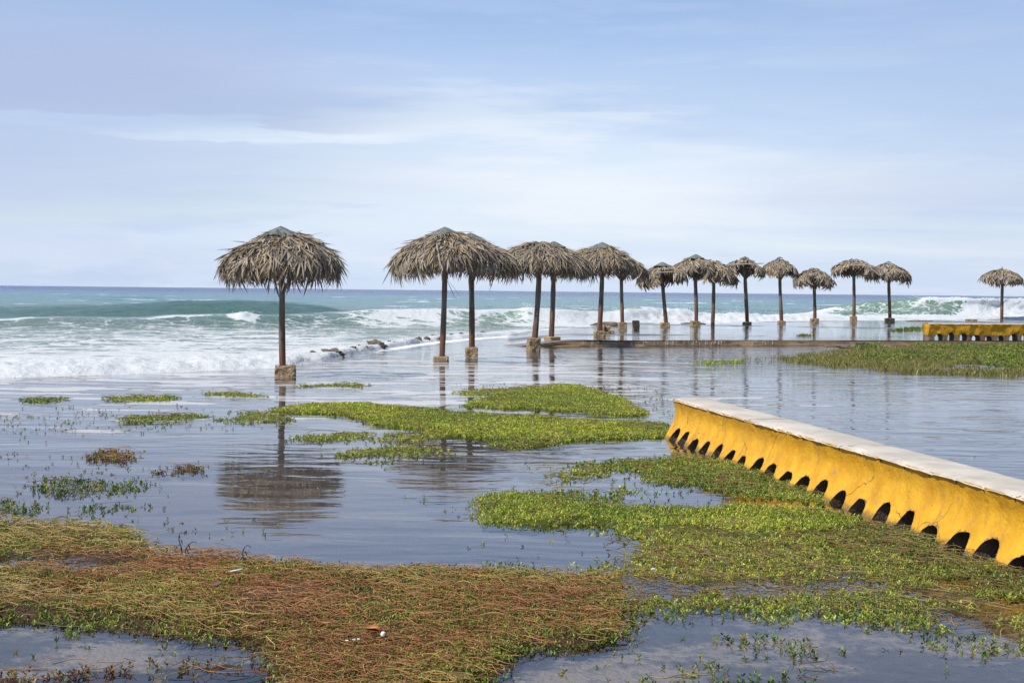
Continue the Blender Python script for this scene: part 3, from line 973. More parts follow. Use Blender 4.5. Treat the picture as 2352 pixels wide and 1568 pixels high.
# ------------------------------------------------------------------ palm leaf variants
PAL = np.array([(0.38, 0.325, 0.255), (0.31, 0.26, 0.205), (0.48, 0.41, 0.31), (0.43, 0.32, 0.18), (0.20, 0.165, 0.13), (0.52, 0.35, 0.14), (0.12, 0.098, 0.078), (0.44, 0.40, 0.34)])
PALW = np.array([0.2, 0.19, 0.16, 0.11, 0.12, 0.06, 0.07, 0.09])
PALW = PALW / PALW.sum()


def leaf_mesh(seed, nl=27, spread=46, L=0.46, wid=0.0128, droop=0.10):
    r = np.random.default_rng(seed)
    V, F, C = [], [], []
    for k in range(nl):
        ph = R(spread) * (2 * (k + 0.5) / nl - 1) + r.normal(0, 0.07)
        ln = L * r.uniform(0.62, 1.08) * (1 - 0.18 * abs(ph) / R(spread))
        w = wid * r.uniform(0.7, 1.35)
        lift = r.normal(0.0, 0.035)
        dr = droop * r.uniform(0.2, 1.9)
        st = 0.02 * r.uniform(0, 2)
        d = np.array([math.cos(ph), math.sin(ph), 0])
        curl = r.normal(0, 0.10)
        sd = np.array([-math.sin(ph), math.cos(ph), 0])
        tw = r.normal(0, 0.6)
        sd = sd * math.cos(tw) + np.array([0, 0, math.sin(tw)])
        col = PAL[r.choice(len(PAL), p=PALW)] * r.uniform(0.8, 1.15)
        b = len(V)
        for t, ww in ((0, 0.55), (0.45, 1.0), (0.8, 0.72), (1.0, 0.06)):
            c = d * (st + ln * t) + np.array([0, 0, lift * t * 2 - dr * t * t]) + np.array([-d[1], d[0], 0]) * curl * ln * t * t
            V += [c - sd * w * ww, c + sd * w * ww]
            C += [col * (0.82 + 0.25 * t)] * 2
        for q in range(3):
            F.append((b + 2 * q, b + 2 * q + 1, b + 2 * q + 3, b + 2 * q + 2))
    return mesh_np('palm_leaf', np.array(V), np.array(F), M['thatch'], dict(col=np.array(C)))


LEAVES = [leaf_mesh(100 + i) for i in range(12)]
LEAVES_FAR = [leaf_mesh(200 + i, 13, 50, 0.48, 0.030, 0.12) for i in range(8)]
PR_R = [0, 0.10, 0.3, 0.5, 0.7, 0.86, 1.0, 1.2]
PR_Z = [0.0, 0.035, 0.145, 0.25, 0.385, 0.53, 0.76, 1.25]


def umbrella(spec):
    s = dict(cap=0.34, gaps=(), nleaf=125, far=True, open=None, seed=1, hc=1.0, lean=(0, 0), brace=True, ochre=(), rails=(), tl=(0.0, 0.0), bald=0.0)
    s.update(spec)
    rr = random.Random(s['seed'])
    z0 = s['z']
    foot = ground_pt(s['u'], s['vb'], z0)
    Yd = foot.y + 0.18
    mpx = Yd / FPX
    ap = at_depth(s['ua'], s['va'], Yd)
    root = bpy.data.objects.new('thatched_umbrella', None)
    root.empty_display_size = 0.3
    COL.objects.link(root)
    base_x = at_depth(s['up'], s['vb'], Yd).x
    root.location = (base_x, Yd, z0)
    tag(root, s['label'], 'beach umbrella', 'thatched umbrellas on the flooded terrace')
    ax, az = ap.x - base_x, ap.z - z0
    Rr = s['r'] * mpx
    Hs = s['hc']
    # footing
    zb = -0.10
    ztop = 0.0
    if s.get('block'):
        u0, u1, vt, rot, d = s['block']
        w = (u1 - u0) * mpx
        if rot: w = w / (math.cos(rot) + math.sin(abs(rot)) * d)
        ztop = at_depth(s['u'], vt, Yd).z - z0
        cx = at_depth((u0 + u1) / 2, vt, Yd).x - base_x
        me = block_mesh('concrete_footing', w, w * d, ztop + 0.1, s['seed'] * 1.7, M['footing'], tilt=s.get('btilt', 0))
        o = link('concrete_footing', me, root, (cx, 0, zb))
        o.rotation_euler = (0, 0, rot)
    # post
    pr = s.get('pw', 13) * mpx / 2
    n = 13
    zt = az - 0.25
    bx = at_depth(s['up'], s['vb'], Yd).x - base_x
    path, rad = [], []
    w1, w2 = rr.choice((-1, 1)) * rr.uniform(.010, .026), rr.uniform(0, 6)
    for i in range(n):
        t = i / (n - 1)
        path.append((bx + (ax - bx) * t + w1 * math.sin(w2 + 4 * t), 0.01 * math.sin(w2 + 3 * t), zb + (zt - zb) * t))
        rad.append(pr * (1.07 - 0.16 * t + 0.08 * rr.uniform(-1, 1)))
    V, F, caps = tube(path, rad, 12)
    link('post', mesh_py('post', V, F + caps, M['post'], True), root)
    # crown frame: rafters, braces, rails
    tl_, t0_ = s['tl']
    zf = lambda rho: az - 0.05 - Hs * np.interp(rho, PR_R, PR_Z)
    nr = 6
    off = rr.uniform(0, 1)
    for k in range(nr):
        th = 2 * PI * (k + off) / nr
        P = [(ax + Rr * q * math.cos(th), Rr * q * math.sin(th), zf(q) - 0.07) for q in (0.03, 0.35, 0.62, 0.86)]
        V, F, caps = tube(P, [0.028, 0.026, 0.024, 0.02], 6)
        link('rafter', mesh_py('rafter', V, F + caps, M['post']), root)
        if s['brace']:
            zb0 = az - Hs * 0.98
            pb = (ax + (bx - ax) * 0.4, 0, zb0 - 0.06)
            P = [pb, (ax + Rr * 0.5 * math.cos(th), Rr * 0.5 * math.sin(th), zf(0.5) - 0.11)]
            V, F, caps = tube(P, [0.034, 0.028], 6)
            link('brace', mesh_py('brace', V, F + caps, M['post']), root)
    for q in s['rails']:
        th, rho, half, dz, tl = q
        cx_, cy_ = ax + Rr * rho * math.cos(th), Rr * rho * math.sin(th)
        tx, ty = -math.sin(th), math.cos(th)
        zc = zf(rho) + dz
        P = [(cx_ - tx * half, cy_ - ty * half, zc - tl), (cx_ + tx * half, cy_ + ty * half, zc + tl)]
        V, F, caps = tube(P, [0.03, 0.026], 7)
        link('rail', mesh_py('rail', V, F + caps, M['railwood']), root)
    # thatch
    tot = s['nleaf']
    rings = [0.10, 0.21, 0.32, 0.42, 0.52, 0.61, 0.70, 0.78, 0.86] if not s['far'] else [0.12, 0.28, 0.44, 0.58, 0.71, 0.84]
    wts = np.array([max(x, 0.22) for x in rings])
    wts[-1] *= 1.35
    wts = wts / wts.sum()
    pool = LEAVES_FAR if s['far'] else LEAVES
    ll = Rr / 1.23
    for ring, wt in zip(rings, wts):
        cnt = max(6, int(round(tot * wt)))
        o0 = rr.uniform(0, 6.28)
        for k in range(cnt):
            th = o0 + 2 * PI * (k + rr.uniform(-0.35, 0.35)) / cnt
            skip = False
            for g0, gw, gr in s['gaps']:
                dth = (th - g0 + PI) % (2 * PI) - PI
                if abs(dth) < gw and ring > gr: skip = True
            if skip: continue
            rho = ring + rr.uniform(-0.04, 0.04)
            r0 = Rr * rho
            dr = 0.09
            sl0 = float(np.interp(rho + 0.26, PR_R, PR_Z) - np.interp(rho, PR_R, PR_Z)) / 0.26 * Hs / Rr
            wob = 0.14 * math.sin(th * 2 + s['seed']) + 0.10 * math.sin(th * 3 + s['seed']) + 0.08 * math.sin(th * 7 + 2 * s['seed']) + 1.4 * tl_ * math.cos(th - t0_)
            pit = math.atan(sl0) + wob * 0.6 + rr.gauss(0, 0.07) - 0.03
            if ring == rings[-1]: pit += rr.uniform(0.05, 0.75)
            ct, st = math.cos(th), math.sin(th)
            yaw = rr.gauss(0, 0.16)
            X = Vector((math.cos(th + yaw) * math.cos(pit), math.sin(th + yaw) * math.cos(pit), -math.sin(pit)))
            Yv = Vector((-math.sin(th + yaw), math.cos(th + yaw), 0))
            Zv = X.cross(Yv)
            Mx = Matrix((X, Yv, Zv)).transposed().to_4x4()
            sc = ll * rr.uniform(0.85, 1.15) * (0.72 if ring < 0.2 else 1.0) * (rr.uniform(0.75, 1.3) if ring == rings[-1] else 1.0)
            z = float(zf(rho)) + rr.uniform(-0.015, 0.045) - r0 * tl_ * math.cos(th - t0_)
            if s['bald'] and ring > 0.3 and rr.random() < s['bald'] * (0.5 + 0.5 * math.sin(2 * th + s['seed'])): continue
            lo = Matrix.Translation((ax + r0 * ct, r0 * st, z)) @ Mx @ Matrix.Diagonal((sc, sc, sc, 1))
            me = pool[rr.randrange(len(pool))]
            o = link('palm_leaf', me, root)
            o.matrix_local = lo
    # felt cap
    if s['cap']:
        cr = s['cap'] * (Rr / 1.23) * (1.23 / 1.0) * 0.98
        ns, V, F = 14, [], []
        ph = rr.uniform(0, 6)
        zc = az + 0.035
        V.append((ax, 0, zc))
        rowsn = 4
        for j in range(1, rowsn + 1):
            q = j / rowsn
            for k in range(ns):
                th = 2 * PI * k / ns
                rad_ = cr * q * (1 + 0.13 * math.cos(5 * th + ph) * q + 0.05 * math.sin(9 * th + ph))
                fold = 0.012 * math.cos(5 * th + ph) - (0.03 if j == rowsn else 0) * rr.random()
                V.append((ax + rad_ * math.cos(th), rad_ * math.sin(th), zc - 0.50 * cr * q ** 1.15 - fold * q))
        for k in range(ns):
            F.append((0, 1 + k, 1 + (k + 1) % ns))
        for j in range(rowsn - 1):
            for k in range(ns):
                a_, b_ = 1 + j * ns + k, 1 + j * ns + (k + 1) % ns
                F.append((a_, a_ + ns, b_ + ns, b_))
        nv = len(V)
        V += [(x, y, z - 0.02) for x, y, z in V]
        F2 = [tuple(i + nv for i in reversed(f)) for f in F]
        e0 = 1 + (rowsn - 1) * ns
        for k in range(ns):
            a_, b_ = e0 + k, e0 + (k + 1) % ns
            F2.append((a_, a_ + nv, b_ + nv, b_))
        link('felt_cap', mesh_py('felt_cap', V, F + F2, M['cap']), root)
    elif s.get('stick'):
        V, F, caps = tube([(ax, 0, az - 0.1), (ax - 0.06, 0, az + s['stick'])], [0.025, 0.012], 6)
        link('ridge_stick', mesh_py('ridge_stick', V, F + caps, M['post']), root)
    return root


M['railwood'] = mat_plain('pale_dry_wood', (0.36, 0.31, 0.26), 0.8, 0.3, 20.0)
FRONT = -PI / 2
UMB = [
    dict(u=655, vb=866, up=652, ua=645, va=523, r=148, z=0, block=(631, 679, 838, 0.06, 0.8), pw=14.5, cap=0.33, nleaf=285, far=False, seed=3, tl=(0.05, PI), bald=0.0, hc=1.09,
         gaps=((R(212), 0.22, 0.70),), brace=False,
         label='largest thatched umbrella with grey felt cap, standing alone apart from the row'),
    dict(u=1013, vb=832, up=1016, ua=1022, va=524, r=127, z=0, block=(995, 1031, 818, 0.05, 0.8), pw=13, cap=0.34, nleaf=270, far=False, seed=8, tl=(0.05, PI), bald=0, hc=1.05, brace=False,
         label='capped thatched umbrella overlapping in front of its twin, nearer of the left pair'),
    dict(u=1083.5, vb=822, up=1085, ua=1080, va=537, r=121, z=0, block=(1069, 1098, 797, 0.08, 0.9), pw=13, cap=0.34, nleaf=250, far=False, seed=13, tl=(0.08, 0.0), bald=0, hc=1.02, brace=False,
         label='capped thatched umbrella half hidden behind its twin, on a tall square footing'),
    dict(u=1226, vb=805, up=1226, ua=1241, va=551, r=104, z=0, block=(1209, 1243, 776, 0.32, 0.8), pw=13, cap=0, nleaf=250, far=False, seed=17, tl=(0.06, 0.5), bald=0.1, hc=1.0, brace=False,
         label='shaggy thatched umbrella without a cap, on a tall ochre footing, its post leaning right'),
    dict(u=1268.5, vb=793, up=1266, ua=1272, va=556, r=96, z=0, block=(1249, 1288, 773, 0.62, 0.9), pw=11.5, cap=0.30, nleaf=235, far=False, seed=21, tl=(0.08, 0.0), bald=0.1, hc=1.0, brace=False,
         label='thatched umbrella whose small cap shows behind the shaggy capless one, on a wide footing'),
    dict(u=1377, vb=773, up=1378, ua=1383, va=558, r=84, z=ZT, block=(1363, 1391, 760, 0.1, 0.8), pw=11, cap=0.36, nleaf=215, far=False, seed=25, tl=(0.05, 0.0), bald=0, hc=1.02,
         label='capped thatched umbrella on a low footing just above the kerb, first on the raised terrace'),
    dict(u=1429, vb=758, up=1429, ua=1428, va=581, r=70, z=ZT, block=(1419, 1440, 740, 0.15, 0.9), pw=8.5, cap=0, seed=29, tl=(0.10, 0.0), bald=0.3, hc=1.1, gaps=((FRONT, 0.5, 0.6),), rails=((R(-60), 0.75, 0.2, 0.02, 0.0),),
         label='thatched umbrella mostly hidden behind the capped one, braces showing on a square footing'),
    dict(u=1528, vb=752, up=1530, ua=1521, va=603, r=65, z=ZT, block=(1516, 1539, 741, 0.1, 0.8), pw=8.5, cap=0.32, seed=33, tl=(0.12, PI), bald=0.35, hc=1.08, gaps=((R(-80), 0.42, 0.30),),
         rails=((R(-80), 0.62, 0.55, -0.02, 0.03), (R(-80), 0.42, 0.3, 0.0, 0.01)),
         label='low capped umbrella with a torn front baring two pale rails and braces'),
    dict(u=1597, vb=749, up=1598, ua=1598, va=585, r=58, z=ZT, block=(1585, 1609, 737, 0.2, 0.8), pw=8.5, cap=0.36, seed=37, tl=(0.06, 0.0), bald=0.15, hc=1.14, btilt=-0.08, gaps=((FRONT, 0.18, 0.65),),
         label='tall capped umbrella on the tilted trapezoid footing'),
    dict(u=1637, vb=746, up=1637, ua=1640, va=594, r=62, z=ZT, block=None, pw=8.5, cap=0, seed=41, tl=(0.20, 0.0), bald=0.15, hc=1.2, gaps=((FRONT, 0.3, 0.6),),
         label='umbrella without any footing block, its thatch drooping far down on the right'),
    dict(u=1716, vb=745.6, up=1716, ua=1711, va=590, r=52, z=ZT, block=(1706, 1726, 739, 0.05, 0.8), pw=8.5, cap=0.2, seed=45, tl=(0.08, 0.0), bald=0.4, hc=1.05, gaps=((R(-95), 0.62, 0.42),),
         rails=((R(-95), 0.60, 0.85, 0.02, 0.05),),
         label='umbrella with one long pale rail across its bare front and fanned braces below'),
    dict(u=1795, vb=744, up=1795, ua=1791, va=591, r=47, z=ZT, block=(1786, 1804, 736.6, 0.1, 0.8), pw=8, cap=0.16, seed=49, tl=(0.07, 0.0), bald=0.1, hc=1.12, gaps=((R(-60), 0.3, 0.6),),
         label='rounded umbrella with a stub of dark cap, left of the lowest sagging one'),
    dict(u=1871, vb=742, up=1871, ua=1871, va=613, r=53, z=ZT, block=(1861, 1880.5, 731, 0.1, 0.8), pw=7.5, cap=0, seed=53, tl=(0.06, 0.3), bald=0.25, hc=1.15, gaps=((R(-110), 0.25, 0.5),),
         label='lowest sagging umbrella with an ochre leaf hanging beside its post'),
    dict(u=1960.5, vb=741, up=1960.5, ua=1962, va=592, r=56, z=ZT, block=(1953, 1968, 726, 0.08, 0.9), pw=7.5, cap=0, seed=57, tl=(0.04, 0.0), bald=0.35, hc=1.0, gaps=((R(-95), 0.5, 0.55),),
         rails=((R(-95), 0.66, 0.4, 0.0, 0.0),),
         label='wide flat umbrella on a tall narrow footing, braces bare in front'),
    dict(u=2043.5, vb=741, up=2044, ua=2041, va=601, r=55, z=ZT, block=(2033, 2054, 730.5, 0.0, 0.8), pw=7.5, cap=0.14, seed=61, tl=(0.06, 0.0), bald=0.1, hc=1.1,
         label='last umbrella of the row, before the open gap and the curling wave'),
    dict(u=2301, vb=734.5, up=2301, ua=2303, va=614, r=52, z=ZT, block=None, pw=7, cap=0, stick=0.10, seed=65, tl=(0.05, 0.0), bald=0.1, hc=1.1,
         label='lone pointed umbrella beyond the far yellow bench, in front of white surf'),
]
for s in UMB:
    umbrella(s)

# a broken frond hanging under the left pair
o = link('hanging_frond', leaf_mesh(77, 3, 12, 0.62, 0.012, 0.05), loc=tuple(at_depth(1024, 640, ground_pt(1013, 832, 0).y)))
o.rotation_euler = (0.1, 0.85, 0.2)
tag(o, 'thin broken frond dangling beside the post of the nearer left-pair umbrella', 'palm frond')

# loose blocks without a post
def loose_block(u0, u1, vt, vb, rot, seed, label, z=ZT, d=0.8, tilt=0):
    p = ground_pt((u0 + u1) / 2, vb, z)
    y = p.y + 0.15
    m = y / FPX
    h = (vb - vt) * m
    o = link('concrete_block', block_mesh('concrete_block', (u1 - u0) * m * 0.92, (u1 - u0) * m * d, h + 0.08, seed, M['footing'], tilt=tilt), loc=(p.x, y, z - 0.08))
    o.rotation_euler = (0, 0, rot)
    return tag(o, label, 'concrete block')


loose_block(1453, 1469, 736, 757, 0.12, 91, 'tall ochre concrete block standing without a post, between two thatched umbrellas')
loose_block(2219, 2246, 733, 739, 0.0, 95, 'flat grey concrete slab on the terrace left of the lone far umbrella', d=0.5)
# broken hollow footing
rt = bpy.data.objects.new('broken_footing', None)
pb = ground_pt(1393, 766, ZT)
rt.location = (pb.x, pb.y + 0.2, ZT)
COL.objects.link(rt)
tag(rt, 'broken hollow concrete footing with an empty socket, behind the low footing of the capped umbrella', 'concrete block')
mm = (pb.y + 0.2) / FPX
for name, x0, x1, h, dd, yy in (('side_wall', -10, -4, 18.5, 0.30, 0), ('back_wall', -4, 6, 18, 0.10, 0.12), ('side_wall', 5, 9, 17.5, 0.28, 0), ('rubble_chunk', 8, 18, 7, 0.18, -0.05), ('sill', -6, 9, 4, 0.2, -0.07)):
    link(name, block_mesh(name, (x1 - x0) * mm, dd, h * mm + 0.06, x0 * 1.3 + 50, M['footing'], 6, 0.02), rt, ((x0 + x1) / 2 * mm, yy, -0.06))


# ------------------------------------------------------------------ arched concrete benches
def bench(name, p0, p1, width, prof, aw, ah, P, label, legs_bare=0.0, n_arch=None, start=0.12, zbot=-0.12, seed=1.0, wob=0.008):
    """p0 -> p1: front top edge from its left end; prof: (outward offset, z) from top to bottom"""
    p0, p1 = Vector(p0), Vector(p1)
    L = (p1 - p0).length
    dx = (p1 - p0).normalized()
    nf = Vector((dx.y, -dx.x, 0))                      # outward, towards the viewer's side
    if nf.y > 0: nf = -nf
    H = prof[0][1]
    pz = np.array([q[1] for q in prof])[::-1]
    po = np.array([q[0] for q in prof])[::-1]
    root = bpy.data.objects.new(name, None)
    COL.objects.link(root)
    root.location = (p0.x, p0.y, 0)
    tag(root, label, 'bench', 'yellow arched concrete benches')

    n = n_arch or int((L - start) / P)
    L = start * 2 + n * P if n_arch else L
    NA, K = 22, 9
    V, F, bare = [], [], []
    TV, TF = [], []

    def to3(s, z, side):
        o = np.interp(z, pz, po)
        # side 0: front face, 1: back face (mirror)
        nzv = wob * fbm(np.array([s * 4.0 + seed]), np.array([z * 4.0]), side * 7.0 + seed, 4, 0.55)[0]
        big = 0.012 * vnoise(np.array([s * 0.9 + seed]), np.array([0.3]), side * 3.0)[0]
        if side == 0:
            q = dx * s + nf * (o + nzv + big)
        else:
            q = dx * s - nf * (width + o + nzv)
        return (q.x, q.y, z)

    def cell(s0, s1, arch, side):
        c = (s0 + s1) / 2 + (aw * 0.04 * math.sin(s0 * 9))
        w = aw * (1 + 0.13 * math.sin(s0 * 17)); h = ah * (1 + 0.16 * math.sin(s0 * 11 + 1))
        A, B = [], []
        for i in range(NA + 1):
            t = i / NA
            # arch: straight legs then round top
            ang = PI * (1 - t)
            x = math.copysign(abs(math.cos(ang)) ** 0.85, math.cos(ang)) * w / 2
            z = zbot + (h - zbot) * math.sin(ang) ** 0.62
            jj = 0.009 * fbm(np.array([s0 * 7 + t * 5.5]), np.array([t * 3.0 + s0]), side * 4.0, 3)[0]
            A.append((c + x + jj * math.copysign(1, x), z + jj * math.sin(ang)))
            # outer rectangle
            f = t * 4
            if f < 1.4: B.append((s0, zbot + (H - zbot) * f / 1.4))
            elif f <= 2.6: B.append((s0 + (s1 - s0) * (f - 1.4) / 1.2, H))
            else: B.append((s1, H - (H - zbot) * (f - 2.6) / 1.4))
        B[0] = (s0, zbot); B[-1] = (s1, zbot)
        b = len(V)
        for k in range(K + 1):
            q = (k / K) ** 1.25
            for i in range(NA + 1):
                s_ = A[i][0] * (1 - q) + B[i][0] * q
                z_ = A[i][1] * (1 - q) + B[i][1] * q
                V.append(to3(s_, z_, side))
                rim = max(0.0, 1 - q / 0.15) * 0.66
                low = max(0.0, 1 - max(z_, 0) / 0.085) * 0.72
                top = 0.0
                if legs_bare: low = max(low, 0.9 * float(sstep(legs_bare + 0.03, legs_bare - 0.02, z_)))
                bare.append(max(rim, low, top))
        W = NA + 1
        for k in range(K):
            for i in range(NA):
                q = (b + k * W + i, b + k * W + i + 1, b + (k + 1) * W + i + 1, b + (k + 1) * W + i)
                F.append(q if side == 0 else q[::-1])
        return b

    for k in range(n):
        s0, s1 = start + k * P, start + (k + 1) * P
        bf = cell(s0, s1, True, 0)
        bb = cell(s0, s1, True, 1)
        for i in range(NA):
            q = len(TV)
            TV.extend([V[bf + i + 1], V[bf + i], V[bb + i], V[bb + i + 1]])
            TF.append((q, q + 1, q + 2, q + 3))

    def panel(s0, s1, side):
        b = len(V)
        ns, nz = 6, 16
        for j in range(nz + 1):
            z = zbot + (H - zbot) * j / nz
            for i in range(ns + 1):
                V.append(to3(s0 + (s1 - s0) * i / ns, z, side))
                low = max(0.0, 1 - max(z, 0) / 0.085) * 0.72
                if legs_bare: low = max(low, 0.9 * float(sstep(legs_bare + 0.03, legs_bare - 0.02, z)))
                bare.append(low)
        for j in range(nz):
            for i in range(ns):
                q = (b + j * (ns + 1) + i, b + j * (ns + 1) + i + 1, b + (j + 1) * (ns + 1) + i + 1, b + (j + 1) * (ns + 1) + i)
                F.append(q if side == 0 else q[::-1])
        return b, ns, nz

    endL = start + n * P
    Lt = endL + start
    bf, ns, nz = panel(0, start, 0)
    bb, _, _ = panel(0, start, 1)
    for j in range(nz):      # left end face
        F.append((bf + j * (ns + 1), bf + (j + 1) * (ns + 1), bb + (j + 1) * (ns + 1), bb + j * (ns + 1)))
    cf, _, _ = panel(endL, Lt, 0)
    cb, _, _ = panel(endL, Lt, 1)
    for j in range(nz):
        F.append((cf + j * (ns + 1) + ns, cb + j * (ns + 1) + ns, cb + (j + 1) * (ns + 1) + ns, cf + (j + 1) * (ns + 1) + ns))
    me = bpy.data.meshes.new('bench_body')
    me.from_pydata(V, [], F)
    at = me.attributes.new('bare', 'FLOAT', 'POINT')
    at.data.foreach_set('value', np.array(bare, np.float32))
    for p in me.polygons: p.use_smooth = True
    me.materials.append(M['yellow'])
    me.update()
    link('bench_body', me, root)
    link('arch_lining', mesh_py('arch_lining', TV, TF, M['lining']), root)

    # painted top slab, slightly domed with a ragged edge
    nsx, nv = int(Lt / 0.03), 11
    S = np.linspace(0, Lt, nsx)
    VV = np.zeros((nsx, nv, 3))
    for j in range(nv):
        t = j / (nv - 1)
        rag = 0.009 * fbm(S * 14, S * 0 + j * 3.0, seed, 4, 0.6)
        f = 0.012 - (width + 0.024) * t
        if j == 0 or j == nv - 1: f = (0.010 if j == 0 else -width - 0.010)
        zz = H + 0.004 + 0.014 * math.sin(PI * t) ** 0.5
        if j == 0 or j == nv - 1: zz = H - 0.012
        fo = np.full_like(S, f) + (rag if j in (0, 1) else 0) + 0.012 * vnoise(S * 0.9 + seed, S * 0 + 0.3, 0.0) * (1 - t)
        z_ = zz + 0.004 * fbm(S * 3, S * 0 + t * 3, seed, 3) + (rag * 0.6 if j in (0, 1) else 0)
        # rounded left end
        en = np.clip(S / 0.10, 0, 1)
        VV[:, j, 0] = dx.x * S + nf.x * fo
        VV[:, j, 1] = dx.y * S + nf.y * fo
        VV[:, j, 2] = z_
    # round the plan corners of the slab ends
    me = mesh_np('seat_top', VV.reshape(-1, 3), grid_faces(nsx, nv)[:, ::-1] if True else None, M['white'], smooth=True)
    link('seat_top', me, root)
    # casting joints across the top: thin dark grooves
    for js in [2.75, 5.1, 7.9]:
        if js > Lt - 0.1 or legs_bare: continue
        q = []
        for i in range(13):
            t = i / 12
            s_ = js + 0.03 * math.sin(i * 1.1 + js) + 0.05 * t + 0.018 * random.uniform(-1, 1)
            pt = dx * s_ + nf * (0.008 - width * t)
            q.append(Vector((pt.x, pt.y, H + 0.0035 + 0.014 * math.sin(PI * min(max(t, .0), 1)) ** 0.5)))
        V_, F_, c_ = tube(q, [0.0022] * 13, 5)
        link('joint_crack', mesh_py('joint_crack', V_, F_ + c_, M['crack']), root)
    return root


M['lining'] = mat_bed('painted_shade_concrete', ((0.025, 0.018, 0.012), (0.095, 0.066, 0.042), (0.24, 0.175, 0.12)), 4.0, 0.6)  # dark colour stands in for the shade inside the arches
M['crack'] = mat_plain('dark_crack', (0.12, 0.10, 0.085), 0.9)
NEAR_PROF = [(0.0, 0.455), (-0.006, 0.43), (-0.026, 0.37), (-0.036, 0.30), (-0.018, 0.22), (0.014, 0.15), (0.055, 0.08), (0.105, 0.0), (0.15, -0.07), (0.17, -0.12)]
b0, b1 = ground_pt(1545, 916, 0.455), ground_pt(2352, 1144, 0.455)
bd = (b1 - b0).normalized()
bench('concrete_bench', b0, b0 + bd * 10.4, 0.44, NEAR_PROF, 0.272, 0.128, 0.407,
      'long yellow bench with white top and a row of dark arches, beside the green weeds', start=0.13)
FAR_PROF = [(0.0, ZT + 0.56), (0.0, ZT + 0.50), (-0.02, ZT + 0.40), (-0.03, ZT + 0.30), (-0.05, ZT + 0.2), (-0.05, ZT + 0.1), (-0.03, ZT + 0.02), (-0.02, -0.12)]
f0, f1 = at_depth(2134, 744, y_kerb(13.9) + 0.22), at_depth(2352, 745.5, y_kerb(17.3) + 0.25)
f0.z = f1.z = 0
fd = (f1 - f0).normalized()
bench('concrete_bench', f0, f0 + fd * 8.5, 0.44, FAR_PROF, 0.32, ZT + 0.20, 0.475,
      'distant yellow bench on bare grey arched legs, on the raised terrace', legs_bare=ZT + 0.19, start=0.16, zbot=ZT - 0.1, seed=6.0, wob=0.02)


# ------------------------------------------------------------------ plants
def unit(v):
    return v / np.maximum(np.linalg.norm(v, axis=-1, keepdims=True), 1e-9)


